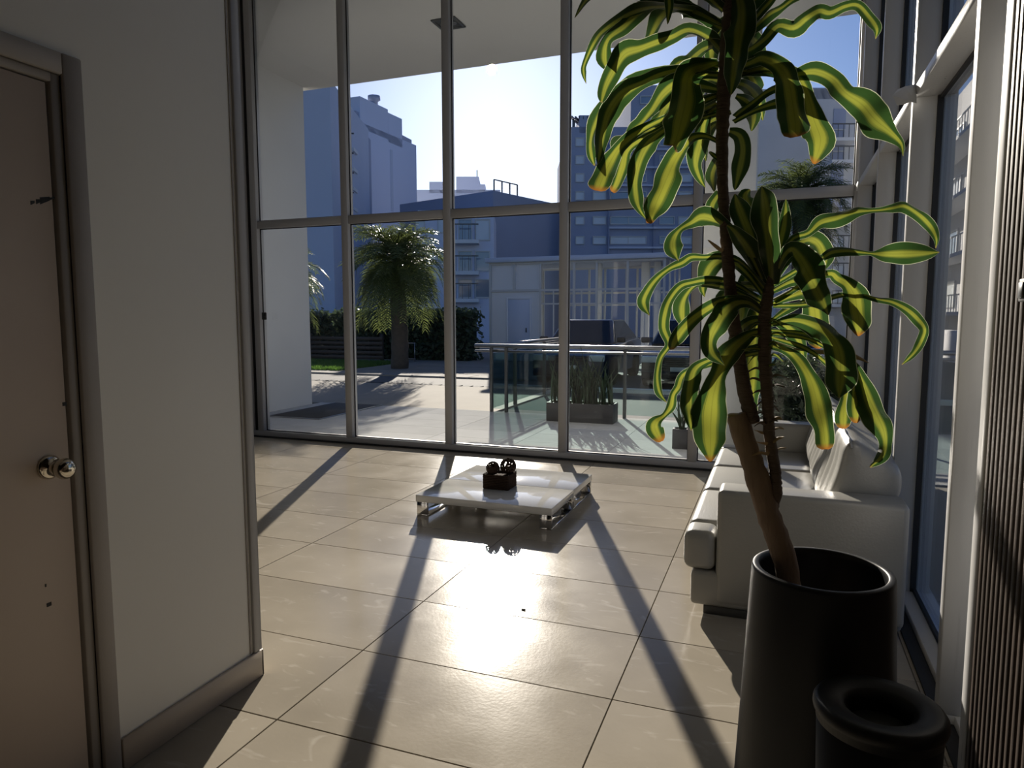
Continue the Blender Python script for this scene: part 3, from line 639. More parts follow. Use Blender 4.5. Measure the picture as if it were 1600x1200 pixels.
 ([(1204,520),(1265,530),(1318,560),(1333,586),(1337,610),(1338,638),(1338,661)], [3,4,5,8,13,13,7], (25,0), (0,-.05)),
 ([(1204,526),(1260,545),(1305,580),(1321,610),(1318,645),(1318,670)], [3,4,5,8,13,11], (25,0), (0,.05)),
 ([(1205,516),(1270,525),(1325,560),(1347,596),(1358,624),(1370,649),(1380,671),(1383,694),(1377,713),(1359,730)], [3,4,6,10,17,21,17,10,9,3], (25,0), (0,-.12)),
 ([(1206,500),(1235,480),(1262,470),(1290,462)], [3,5,6,2], (30,30), (0,.10)),
]
LV += [
 ([(1128,130),(1106,124),(1090,145),(1085,178)], [5,9,11,2], (20,20), (0,.18)),
 ([(1142,130),(1166,134),(1185,155),(1192,188)], [5,9,11,2], (15,20), (0,.20)),
 ([(1130,190),(1112,199),(1101,225),(1103,252)], [4,7,9,2], (15,10), (0,.15)),
 ([(1145,60),(1166,54),(1186,74),(1196,102)], [5,9,11,2], (20,10), (0,.16)),
 ([(1128,70),(1100,78),(1078,94),(1058,102),(1040,128)], [5,9,11,10,2], (30,20), (0,.20)),
 ([(1128,150),(1102,158),(1080,176),(1066,205),(1062,240)], [5,8,11,11,2], (15,5), (0,.14)),
 ([(1202,430),(1224,402),(1246,395),(1263,412)], [5,10,11,2], (20,10), (0,.10)),
 ([(1196,500),(1171,504),(1151,525),(1146,562)], [4,9,11,2], (10,10), (0,.12)),
 ([(1204,500),(1230,510),(1250,535),(1256,578)], [4,10,12,2], (10,10), (0,.10)),
 ([(1200,460),(1172,448),(1146,452),(1128,468),(1122,490)], [4,8,9,9,2], (25,15), (0,.16)),
 ([(1206,455),(1236,440),(1262,438),(1284,452),(1292,476)], [4,8,10,9,2], (25,15), (0,.18)),
]
for L_ in LV: leaf(*L_, m=(leaf_m if L_[1][-1] >= 5 else leaf_n))
leaf([(1206,535),(1270,548),(1330,555),(1358,567)], [2,3,4,1], (30, 40), (0, .05), m=dry_m, name='dry_leaf')
leaf([(1140,400),(1122,388),(1106,375)], [2,2.5,1], (20, 40), (0, -.03), m=dry_m, name='dry_leaf')
# narrow leaf remains along the lower stem
for k in range(20):
    y = 505 + k * 8.5; s = -1 if k % 2 else 1; ln = R.uniform(22, 40) * (1 if k < 14 else .6); x0 = 1196 + (3 if y > 600 else 0)
    leaf([(x0, y), (x0 + s * ln * .5, y - R.uniform(2, 9)), (x0 + s * ln, y + R.uniform(-3, 9))], [2.5, 2.2, .6], (50, 50), (0, R.uniform(-.08, .08)), m=(stem_m if k > 8 else leaf_m), name='leaf_base')
for k in range(8):
    y = 655 + k * 8; s = -1 if k % 2 else 1
    leaf([(1203 + k * .8, y), (1203 + s * 14, y - 3), (1203 + s * R.uniform(18, 30), y + R.uniform(-8, 4))], [3, 2, .6], (40, 50), (0, R.uniform(-.05, .05)), m=dry_m, name='leaf_base')

# ------------------------------------------------------------------ bin
BC = Vector((.258, 1.775, 0)); BH = .585
binr = thing('waste_bin', BC, 'short black round bin with open ring lid beside the tall pot', 'bin')
fixn(obj('body', MB().lathe([(.001, 0), (.118, 0), (.122, .008), (.136, BH - .05), (.134, BH - .05), (.116, .012), (.001, .012)], BC, 64), black_b, binr))
fixn(obj('ring_lid', MB().lathe([(.1362, BH - .05), (.1375, BH - .052), (.1385, BH - .034), (.1435, BH - .030), (.1455, BH - .022), (.1445, BH - .012), (.139, BH - .004), (.131, BH), (.110, BH - .003), (.086, BH - .007), (.076, BH - .012), (.0705, BH - .024), (.068, BH - .06), (.070, BH - .06), (.073, BH - .028), (.080, BH - .018), (.11, BH - .012), (.1362, BH - .014)], BC, 64, closed=True), black_b, binr))
obj('bin_liner', MB().lathe([(.0645, BH - .055), (.090, BH - .10), (.095, .05), (.001, .04)], BC, 40), gasket, binr)

# ------------------------------------------------------------------ crumbs on the floor
for x, y, lx, ly, lab in ((818, 953, .022, .009, 'larger dark splinter of debris lying on the tile floor'), (796, 930, .006, .012, 'tiny dark crumb of debris lying on the tile floor')):
    p = onz(x, y); mb = MB().rbox(p.x - lx / 2, p.x + lx / 2, p.y - ly / 2, p.y + ly / 2, 0, .006, .002, 1)
    tag(obj('debris', mb, gasket), lab, 'debris')

# ------------------------------------------------------------------ OUTSIDE: ground
structure(obj('ground', MB().box(-120, 120, 10.12, 160, -.5, -.05).box(.9, 120, -40, 10.12, -.5, -.05).box(-120, XFL - .2, -40, 10.12, -.5, -.05), asph_m), 'dark asphalt street beyond the terrace', 'ground')
tf = structure(obj('terrace_floor', MB().box(XFL, 9.0, YF + .07, 10.12, -.3, -.006), grout_m), 'pale tiled terrace floor outside the glass front', 'terrace')
tiles(tf, XFL, 8.5, YF + .072, 10.10, -.555, 2.565, terr_m)
structure(obj('side_pavement', MB().box(.82, 9.0, -6, YF + .07, -.3, -.015), conc_m), 'pale pavement outside the side glazing', 'pavement')
structure(obj('concrete_apron', MB().box(-40, -4.14, 10.125, 13.55, -.3, -.012), conc_m), 'sunlit beige concrete apron beyond the terrace', 'pavement')
dr = thing('drain_channel', (-12, 13.7, -.03), 'slotted drain grate across the concrete apron', 'drain')
gr0 = None
for k in range(60):
    x = -5 - k * .25
    if gr0 is None: gr0 = obj('grate_bar', MB().box(x - .09, x + .09, 13.58, 13.82, -.045, -.014), granite_m, dr)
    else: inst(gr0, 'grate_bar', (x, WLOC[gr0.name].y, WLOC[gr0.name].z), dr)
pv = structure(obj('paved_lane', MB().box(-14.5, -4.3, 15.6, 40, -.3, -.03), conc_m), 'sunlit pale paved lane running away beyond the apron', 'pavement')
pc = None
for i in range(12):
    for j in range(16):
        x = -13.9 + i * .8 + (.4 if j % 2 else 0); y = 15.95 + j * .7
        if pc is None: pc = obj('paver', MB().rbox(x - .39, x + .39, y - .34, y + .34, -.03, -.012, .005, 1, False), paver_m, pv)
        else: inst(pc, 'paver', (x, y, WLOC[pc.name].z), pv)
structure(obj('yard_floor', MB().box(-4.05, 9, 10.125, 13.5, -.3, -.016), granite_m), 'dark grey stone floor behind the glass guard rail', 'pavement')
structure(obj('white_kerb', MB().rbox(-3.9, 9, 13.5, 13.66, -.2, .07, .01, 1), white_m), 'low white kerb behind the snake plants', 'kerb')
lawn_c = MB().box(-40, -11.2, 16.2, 26, -.2, -.02)
structure(obj('lawn_bed', lawn_c, soil_m), 'planted bed under the palms', 'ground')
def blades(name, x0, x1, y0, y1, n, h, m, z=-.02):
    mb = MB()
    for _ in range(n):
        x, y = R.uniform(x0, x1), R.uniform(y0, y1); a = R.uniform(0, TAU); w = .02; hh = h * R.uniform(.5, 1.2)
        dx, dy = math.cos(a) * w, math.sin(a) * w
        mb.add([(x - dx, y - dy, z), (x + dx, y + dy, z), (x + R.uniform(-.05, .05), y + R.uniform(-.05, .05), z + hh)], [(0, 1, 2)])
    return obj(name, mb, m)
tag(blades('grass', -14.75, -11.3, 16.25, 19.7, 16000, .10, grass_m), 'short green lawn grass under the palms', 'grass', kind='stuff')

# door mat
mt = thing('door_mat', (-6.63, 9.39, 0), 'dark ribbed door mat on the terrace beside the white wall', 'door mat')
obj('mat_pad', MB().rbox(-7.09, -6.19, 8.36, 10.05, .0005, .012, .003, 1), mat_m, mt)
obj('mat_rim', MB().rbox(-6.185, -6.16, 8.33, 10.08, .0005, .014, .003, 1).rbox(-7.12, -6.186, 8.33, 8.355, .0005, .014, .003, 1).rbox(-7.12, -7.095, 8.356, 10.08, .0005, .014, .003, 1), steel_m, mt)

# column
cb = onz(1096, 690)
colm = structure(obj('porch_column', MB().rbox(-.84, -.27, 8.35, 8.85, 0, CZ - .002, .006, 1), white_m), 'square white column holding the soffit', 'column')
obj('column_joint', MB().box(-.842, -.268, 8.347, 8.852, 2.28, 2.36), b_light, colm)

# ------------------------------------------------------------------ guard rail
YR = 10.04; XS = -4.16
gr = thing('glass_guard_rail', (-2.5, YR, 0), 'glass guard rail with double steel handrail along the terrace edge', 'guard rail')
for zz, rr in ((1.035, .032), (.955, .018)):
    obj('handrail', MB().tube([(XS - .28, YR, zz), (3.0, YR, zz)], rr, 12), steel_m, gr)
    obj('handrail', MB().tube([(XS, YR + .02, zz), (XS, 14.3, zz)], rr, 12), steel_m, gr)
for x in (XS, XS + .25, -2.05, -.6, .9, 2.4): obj('post', MB().rbox(x - .022, x + .022, YR - .03, YR + .03, 0, 1.005, .004, 1), post_m, gr)
for y in (11.1, 12.7, 14.2): obj('post', MB().rbox(XS - .03, XS + .03, y - .022, y + .022, -.02, 1.005, .004, 1), post_m, gr)
for a, b in ((XS + .03, XS + .22), (XS + .28, -2.08), (-2.02, -.63), (-.57, .87), (.93, 2.37)): obj('glass_panel', MB().box(a, b, YR - .005, YR + .005, .05, .92), glass_g, gr)
for a, b in ((10.08, 11.07), (11.13, 12.67), (12.73, 14.17)): obj('glass_panel', MB().box(XS - .005, XS + .005, a, b, .05, .92), glass_g, gr)

# ------------------------------------------------------------------ planters
def blade_mesh(h, w, bend, n=6):
    mb = MB(); v = []; f = []
    for i in range(n + 1):
        t = i / n; ww = w * (1 - t ** 3) * (.75 + .5 * t * (1 - t) * 2); x = bend * t * t
        v += [(x, -ww, h * t), (x + w * .35, 0, h * t), (x, ww, h * t), (x - w * .15, 0, h * t)]
    for i in range(n):
        for k in range(4): f.append((i * 4 + k, i * 4 + (k + 1) % 4, (i + 1) * 4 + (k + 1) % 4, (i + 1) * 4 + k))
    return mb.add(v, f, True)
def trough(x0, x1, y0, y1, h):
    t = .03
    return MB().rbox(x0, x1, y0, y0 + t, 0, h, .005, 1).rbox(x0, x1, y1 - t, y1, 0, h, .005, 1).rbox(x0, x0 + t, y0 + t, y1 - t, 0, h, .005, 1).rbox(x1 - t, x1, y0 + t, y1 - t, 0, h, .005, 1).box(x0 + t, x1 - t, y0 + t, y1 - t, 0, .03)
def planter(x0, x1, y0, y1, h, label, n, hh, seeds, spread=.0, w=.022):
    p = thing('potted_snake_plant', ((x0 + x1) / 2, (y0 + y1) / 2, 0), label, 'planter')
    obj('planter_box', trough(x0, x1, y0, y1, h), planter_m, p)
    obj('soil', MB().box(x0 + .031, x1 - .031, y0 + .031, y1 - .031, .031, h - .03), soil_m, p)
    protos = []
    for k in range(n):
        x, y = R.uniform(x0 + .05, x1 - .05), R.uniform(y0 + .05, y1 - .05)
        if k < 4:
            o = obj('leaf', blade_mesh(hh * (.75 + .13 * k), w, .05 + .05 * k), snake_m, p, origin=(0, 0, 0)); protos.append(o); o.location = Vector((x, y, h - .04)) - wloc(p)
        else: o = inst(R.choice(protos), 'leaf', (x, y, h - .04), p)
        o.rotation_euler = (R.gauss(0, spread), R.gauss(0, spread), R.uniform(0, TAU)); s = R.uniform(.6, 1.1); o.scale = (1, 1, s)
    return p
planter(-3.05, -2.08, 9.40, 9.73, .27, 'long dark planter box full of upright snake plants by the guard rail', 84, .66, 1, .08, .026)
planter(-1.065, -.885, 7.90, 8.08, .225, 'small square black pot with a spiky plant by the white column', 9, .38, 2, .22, .014)
bp_ = thing('potted_shrub', (.38, 8.15, 0), 'large dark planter with a dense leafy shrub outside behind the sofa', 'planter')
obj('planter_box', trough(-.10, .80, 7.75, 8.45, .38), planter_m, bp_)
obj('soil', MB().box(-.068, .768, 7.782, 8.418, .031, .35), soil_m, bp_)
def leafcloud(n, fn, size, aspect=2.2):
    mb = MB()
    for _ in range(n):
        c = Vector(fn()); a = Vector((R.gauss(0, 1), R.gauss(0, 1), R.gauss(0, .7))).normalized(); b = a.orthogonal().normalized(); b = (b * math.cos(ang := R.uniform(0, TAU)) + a.cross(b) * math.sin(ang)); s = size * R.uniform(.6, 1.3)
        mb.add([c - a * s * aspect / 2, c + b * s / 2, c + a * s * aspect / 2, c - b * s / 2], [(0, 1, 2, 3)])
    return mb
def shrub_pt():
    while True:
        x, y, z = R.uniform(-1, 1), R.uniform(-1, 1), R.uniform(0, 1)
        if x * x + y * y + (z - .3) ** 2 * 1.2 < 1: return (.35 + x * .52, 8.1 + y * .38, .36 + z * .72)
o = obj('foliage', leafcloud(3200, shrub_pt, .035, 3.0), fern_m, bp_); o['kind'] = 'stuff'
# arching frond leaves of the shrub
def frond(length, nleaf, lw, arch, droop, m_, wid=.5):
    mb = MB(); pts = []
    for i in range(nleaf + 1):
        t = i / nleaf; pts.append(Vector((length * t * (1 - .25 * t * droop), 0, arch * length * (t - droop * t * t))))
    mb.tube(pts, [max(.25, 1 - i / nleaf) * lw * .5 for i in range(nleaf + 1)], 4)
    for i in range(2, nleaf + 1):
        t = i / nleaf; l = wid * (math.sin(math.pi * min(1, .15 + t * .85)) * .85 + .15)
        d = (pts[i] - pts[i - 1]).normalized()
        for s in (-1, 1):
            for q in (0, .5):
                p0 = pts[i - 1].lerp(pts[i], q); dirv = (Vector((0, s, 0)) * .8 + d * .55 + Vector((0, 0, R.uniform(-.25, .25)))).normalized()
                tip = p0 + dirv * l * R.uniform(.85, 1.1) + Vector((0, 0, -l * R.uniform(.25, .6))); mid = p0 + dirv * l * .5 + Vector((0, 0, -.04 * l)); w = d * lw
                mb.add([p0 - w * .5, p0 + w * .5, mid + w * .8, tip, mid - w * .8], [(0, 1, 2, 4), (4, 2, 3)])
    return mb
for k in range(9):
    a = TAU * k / 9 + R.uniform(-.2, .2)
    if k < 2: o = obj('frond', frond(.62, 14, .012, .9 + .3 * k, .7, fern_m, .16), fern_m, bp_, origin=(0, 0, 0)); fr_p = o if k == 0 else fr_p; o.location = Vector((.35, 8.1, .5)) - wloc(bp_)
    else: o = inst(fr_p, 'frond', (.35, 8.1, .5), bp_)
    o.rotation_euler.z = a

# ------------------------------------------------------------------ palms
def palm_frond(L, e0, k, wid, n=30):
    mb = MB(); p = Vector((0, 0, 0)); pts = [p.copy()]; ds = []
    for i in range(n):
        e = math.radians(e0 - k * i / n); d = Vector((math.cos(e), 0, math.sin(e))); ds.append(d); p = p + d * (L / n); pts.append(p.copy())
    mb.tube(pts[::3], [.018 * (1 - .8 * i / 10) for i in range(len(pts[::3]))], 4)
    for i in range(4, n):
        t = i / n; l = wid * (.35 + .65 * math.sin(math.pi * min(1, .1 + .95 * t))); d = ds[i]; up = Vector((-d.z, 0, d.x))
        for s in (-1, 1):
            dv = (Vector((0, s, 0)) * .75 + d * .6 + up * R.uniform(-.05, .35)).normalized(); ll = l * R.uniform(.8, 1.15); p0 = pts[i]
            mid = p0 + dv * ll * .55; tip = p0 + dv * ll + Vector((0, 0, -ll * R.uniform(.08, .35))); w = d * .013
            mb.add([p0 - w, p0 + w, mid + w * 1.2, tip, mid - w * 1.2], [(0, 1, 2, 4), (4, 2, 3)])
    return mb
def palm(name, base, h, crown, nf, label, wid, trunk_r=.16):
    p = thing(name, base, label, 'palm tree', 'palms outside')
    a = [Vector(base) + Vector((.05 * math.sin(t * 3), .05 * math.cos(t * 4), h * t)) for t in [i / 14 for i in range(15)]]
    obj('trunk', MB().tube(a, [trunk_r * (1.25 - .3 * i / 14) * (1 + .07 * (i % 2)) for i in range(15)], 12), trunk_m, p)
    top = a[-1]; protos = []
    for k in range(nf):
        if k < 5: o = obj('frond', palm_frond(crown * (1.0, 1.05, 1.0, 1.0, 1.25)[k], (78, 52, 24, -5, -38)[k], (105, 115, 105, 80, 45)[k], wid), palm_m, p, origin=(0, 0, 0)); protos.append(o); o.location = top - wloc(p)
        else: o = inst(protos[k % 5], 'frond', top, p)
        o.rotation_euler = (R.uniform(-.12, .12), R.uniform(-.15, .1), k * 2.399 + R.uniform(-.2, .2)); s = R.uniform(.85, 1.1); o.scale = (s, s, s)
    return p
palm('date_palm', (-10.2, 17.6, -.05), 3.1, 1.75, 110, 'bushy date palm with drooping fronds in front of the hedge', .55, .2)
palm('date_palm', (-15.2, 18.6, -.05), 2.9, 1.8, 50, 'smaller palm half hidden by the white outer wall', .5)
pp_ = ony(1252, 285, 24); palm('date_palm', (pp_.x, 24, -.05), 5.2, 1.9, 110, 'tall palm with round full crown beyond the parked cars', .5, .22)
palm('date_palm', (6.6, 22.5, -.05), 4.6, 2.0, 24, 'palm seen through the side glazing', .5, .2)

# ------------------------------------------------------------------ hedge and low timber fence
def hedge(x0, x1, y0, y1, h, n, label, ls=.10):
    t = thing('hedge', ((x0 + x1) / 2, (y0 + y1) / 2, -.05), label, 'hedge', 'hedges beyond the lane')
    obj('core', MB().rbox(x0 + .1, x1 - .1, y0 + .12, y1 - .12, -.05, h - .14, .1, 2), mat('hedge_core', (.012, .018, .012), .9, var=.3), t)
    def pt():
        q = R.random()
        if q < .62: return (R.uniform(x0, x1), y0 + R.uniform(-.06, .16), R.uniform(0, h))
        if q < .92: return (R.uniform(x0, x1), R.uniform(y0, y1), h + R.gauss(-.06, .08))
        return (R.choice((x0, x1)) + R.uniform(-.1, .1), R.uniform(y0, y1), R.uniform(0, h))
    o = obj('foliage', leafcloud(n, pt, ls, 1.8), hedge_m, t); o['kind'] = 'stuff'
hedge(-26, -15.5, 21.5, 22.6, 1.62, 7000, 'long clipped hedge behind the timber fence left of the palm')
hedge(-15.0, -9.6, 21.2, 22.3, 1.65, 5200, 'clipped hedge behind the bushy palm beside the lane')
fe = thing('timber_fence', (-16, 19.9, -.05), 'low dark timber fence of horizontal boards below the hedge', 'fence')
for j in range(5): obj('board', MB().rbox(-21, -12.2, 20.0, 20.04, .06 + j * .155, .185 + j * .155, .006, 1), wood_m, fe)
for k in range(7): obj('post', MB().rbox(-20.9 + k * 1.43, -20.8 + k * 1.43, 20.045, 20.14, -.05, .9, .006, 1), wood_m, fe)
# metal trolley rack
rk = thing('tubular_rack', (-11.6, 20.6, -.05), 'small tubular metal rack standing in front of the hedge', 'rack')
ra = onz(671, 556); rx, ry = -12.05, 20.4
for dx in (0, .42, .84):
    obj('upright', MB().tube([(rx + dx, ry, -.05), (rx + dx, ry, .62)], .016, 8), steel_m, rk)
for z in (.08, .60): obj('rail', MB().tube([(rx - .03, ry, z), (rx + .87, ry, z)], .016, 8), steel_m, rk)

# ------------------------------------------------------------------ cars
car_paint = mat('navy_car_paint', (.012, .022, .055), .18, var=.05, coat=.8)
car_glass = mat('car_glass', (.012, .02, .035), .08, spec=.25, var=.05)
tyre_m = mat('tyre', (.012, .012, .012), .85, var=.1); lamp_m = mat('headlamp', (.62, .64, .66), .12, var=.05, coat=.5); trimb_m = mat('car_trim', (.015, .015, .016), .5, var=.05)
paint_b = mat('black_car_paint', (.010, .011, .014), .16, var=.05, coat=.8); paint_s = mat('steel_blue_car_paint', (.03, .05, .10), .18, var=.05, coat=.8)
def car(cx, y0, label, paint):
    c = thing('parked_car', (cx, y0 + 2.1, -.05), label, 'car', 'cars parked beyond the guard rail'); z = -.05
    hwb = .87
    prof = [(.05, .22), (0, .34), (.01, .52), (.06, .68), (.22, .76), (1.0, .90), (2.5, .95), (3.7, .97), (4.12, .92), (4.2, .62), (4.16, .24)]
    mb = MB(); n = len(prof); v = []; 
    for s, wsc in ((-1, .90), (-1, 1.0), (1, 1.0), (1, .90)):
        pass
    rings = [(-.93, .0), (-1, .07), (1, .07), (.93, .0)]
    cols = [(-hwb, .94), (-hwb * .97, 1.0), (hwb * .97, 1.0), (hwb, .94)]
    for X, s in cols:
        for (yy, zz) in prof: v.append((cx + X * (1 - .05 * (1 - min(1, yy / .5))), y0 + 2.1 + (yy - 2.1) * s, z + .58 + (zz - .58) * s))
    f = [tuple(range(n - 1, -1, -1)), tuple(3 * n + i for i in range(n))]
    for r_ in range(3):
        for i in range(n): f.append((r_ * n + i, r_ * n + (i + 1) % n, (r_ + 1) * n + (i + 1) % n, (r_ + 1) * n + i))
    body = smooth_angle(fixn(obj('body', MB().add(v, f), paint, c)), 40)
    def ring(y_, hw_, zz): return [(cx - hw_, y_, z + zz), (cx + hw_, y_, z + zz)]
    A, Bq, C_, D_ = y0 + .98, y0 + 1.72, y0 + 3.05, y0 + 3.85; zb, zt = .90, 1.46
    cv = [(cx - .80, A, z + zb), (cx + .80, A, z + zb), (cx - .82, D_, z + zb + .06), (cx + .82, D_, z + zb + .06), (cx - .60, Bq, z + zt), (cx + .60, Bq, z + zt), (cx - .60, C_, z + zt), (cx + .60, C_, z + zt)]
    cabm = bmesh.new(); bv = [cabm.verts.new(p) for p in cv]
    for q in ((0, 2, 3, 1), (4, 5, 7, 6), (0, 1, 5, 4), (2, 6, 7, 3), (0, 4, 6, 2), (1, 3, 7, 5)): cabm.faces.new([bv[i] for i in q])
    bmesh.ops.bevel(cabm, geom=cabm.edges[:], offset=.05, segments=3, profile=.5, affect='EDGES')
    fixn(obj('cabin', MB().bm(cabm, True), paint, c))
    def panel(name, a, b, c2, d, m_, ins=.10, off=.012):
        a, b, c2, d = map(Vector, (a, b, c2, d)); ce = (a + b + c2 + d) / 4; nrm = (b - a).cross(d - a).normalized()
        q = [p.lerp(ce, ins) for p in (a, b, c2, d)]; o_ = [p + nrm * off for p in q]; i_ = [p - nrm * .01 for p in q]
        return fixn(obj(name, MB().add(o_ + i_, [(0, 1, 2, 3), (7, 6, 5, 4)] + [(i, i + 4, (i + 1) % 4 + 4, (i + 1) % 4) for i in range(4)]), m_, c))
    panel('windscreen', cv[0], cv[1], cv[5], cv[4], car_glass); panel('rear_window', cv[3], cv[2], cv[6], cv[7], car_glass)
    panel('side_window', cv[1], cv[3], cv[7], cv[5], car_glass, .14); panel('side_window', cv[2], cv[0], cv[4], cv[6], car_glass, .14)
    for s in (-1, 1):
        obj('headlight', MB().rbox(cx + s * .64 - .17, cx + s * .64 + .17, y0 + .0, y0 + .16, z + .56, z + .70, .03, 3), lamp_m, c)
        mi = obj('wing_mirror', MB().rbox(cx + s * .93 - .1, cx + s * .93 + .1, y0 + 1.12, y0 + 1.22, z + .94, z + 1.07, .035, 3), trimb_m, c)
        for yy in (.78, 3.42):
            wmb = MB().lathe([(.001, -.1), (.19, -.1), (.2, -.11), (.3, -.11), (.32, -.08), (.32, .08), (.3, .11), (.2, .11), (.001, .1)], (0, 0, 0), 28)
            wmb.v = [(cx + s * .78 + zz_, y0 + yy + xx, z + .322 + y_) for xx, y_, zz_ in wmb.v]
            fixn(obj('wheel', wmb, tyre_m, c))
    gm = MB()
    for q in range(4): gm.rbox(cx - .42, cx + .42, y0 - .012, y0 + .05, z + .50 + q * .045, z + .522 + q * .045, .004, 1)
    obj('grille', gm, trimb_m, c); obj('lower_intake', MB().rbox(cx - .6, cx + .6, y0 - .006, y0 + .1, z + .25, z + .36, .02, 2), trimb_m, c)
    obj('number_plate', MB().rbox(cx - .2, cx + .2, y0 - .02, y0 - .013, z + .39, z + .48, .003, 1), wframe_m, c)
    return c
car(-4.25, 14.6, 'dark blue parked car facing the snake plant planter', car_paint)
car(-1.85, 14.7, 'black parked car between the blue car and the column', paint_b)
car(.45, 15.0, 'steel blue parked car seen beyond the leafy shrub planter', paint_s)

# ------------------------------------------------------------------ glazed pavilion
pvl = thing('glass_pavilion', (-6.2, 24, -.05), 'white framed glazed pavilion with solid grey end and flat roof', 'pavilion')
DY = 22.0; XP0, XP1, XPm = -9.17, -3.28, -7.35; ZT = 3.28; DB = 25.5
obj('roof', MB().rbox(XP0 - .12, XP1 + .1, DY - .15, DB + .1, ZT, ZT + .16, .01, 1), b_grey, pvl)
obj('wall', MB().box(XP0, XPm, DY + .02, DY + .2, -.05, 2.32).box(XP0 + .06, XPm, DY + .04, DY + .2, 2.38, ZT - .06), b_light, pvl)
obj('end_wall', MB().box(XP0, XP0 + .15, DY + .2, DB, -.05, ZT), b_light, pvl)
dd = obj('door', MB().rbox(-8.5, -7.72, DY - .02, DY + .02, -.05, 2.05, .006, 1), b_grey, pvl)
obj('door_handle', MB().rbox(-7.86, -7.82, DY - .05, DY - .02, .95, 1.1, .004, 1), post_m, dd)
obj('door_frame', MB().rbox(-8.56, -8.5, DY - .03, DY + .03, -.05, 2.11, .004, 1).rbox(-7.72, -7.66, DY - .03, DY + .03, -.05, 2.11, .004, 1).rbox(-8.5, -7.72, DY - .03, DY + .03, 2.05, 2.11, .004, 1), b_light, pvl)
for yy in (DY, DB):
    for z0, z1 in ((ZT - .07, ZT), (2.31, 2.38)): obj('rail', MB().box(XP0, XP1, yy - .03, yy + .03, z0, z1), wframe_m, pvl)
    obj('rail', MB().box(XPm, XP1, yy - .025, yy + .025, 1.87, 1.92), wframe_m, pvl); obj('rail', MB().box(XPm, XP1, yy - .03, yy + .03, .0, .10), wframe_m, pvl)
    for x in ((XP0 + .03, -8.28, XPm, -6.55, -6.2, -5.45, -4.45, XP1 - .03) if yy == DY else (XP0 + .03, -8.4, -7.2, -6.6, -6.0, -5.2, -4.8, -4.0, XP1 - .03)): obj('post', MB().box(x - .035, x + .035, yy - .04, yy + .04, (2.38 if (yy == DY and x == -8.28) else -.05), ZT - .07), wframe_m, pvl)
for x in (-6.9, -5.95, -4.95, -3.9): obj('glazing_bar', MB().box(x - .018, x + .018, DY - .02, DY + .02, .1, 2.31), wframe_m, pvl)
for y in (23.2, 24.4): obj('post', MB().box(XP1 - .06, XP1, y - .03, y + .03, -.05, ZT), wframe_m, pvl)
for a, b in ((XPm, -6.55), (-6.55, -6.2), (-6.2, -5.45), (-5.45, -4.45), (-4.45, XP1)):
    for z0, z1 in ((.1, 1.87), (1.92, 2.31), (2.38, ZT - .07)): obj('pane', MB().box(a + .035, b - .035, DY - .004, DY + .004, z0, z1), glass, pvl)
for x, w in ((-4.15, .26), (-3.75, .2), (-7.05, .16), (-5.7, .1)): obj('inner_column', MB().box(x - w / 2, x + w / 2, 23.4, 23.6, -.05, ZT), white_m, pvl)

# ------------------------------------------------------------------ buildings
def at(px, py, D):
    """point seen at a pixel, D metres away along the view axis"""
    return Vector((0, 0, HC)) + ray(px, py) * D
def building(name, label, pts, zt, m, z0=-.05):
    """pts plan corners (x,y)"""
    cx = sum(p[0] for p in pts) / len(pts); cy = sum(p[1] for p in pts) / len(pts)
    t = thing(name, (cx, cy, z0), label, 'building', 'buildings beyond the street')
    obj('wall', MB().prism(pts, z0, zt), m, t); return t
def facade_plan(pl, Dl, pr, Dr, depth):
    a = at(pl, 494, Dl); b = at(pr, 494, Dr); a.z = b.z = 0; d = (b - a).normalized(); nrm = Vector((-d.y, d.x, 0))
    if nrm.dot(a) < 0: nrm = -nrm
    return [tuple(a.xy), tuple(b.xy), tuple((b + nrm * depth).xy), tuple((a + nrm * depth).xy)]
def wall_pt(pl, Dl, pr, Dr, px_, py_, out=0.0):
    """point on the vertical wall plane through the two plan corners, seen at a pixel"""
    a = at(pl, 494, Dl); b = at(pr, 494, Dr); a.z = b.z = 0; d = (b - a).normalized(); nrm = Vector((-d.y, d.x, 0))
    if nrm.dot(a) < 0: nrm = -nrm
    r = ray(px_, py_); return Vector((0, 0, HC)) + r * ((a - nrm * out).dot(nrm) / r.dot(nrm)), d, nrm
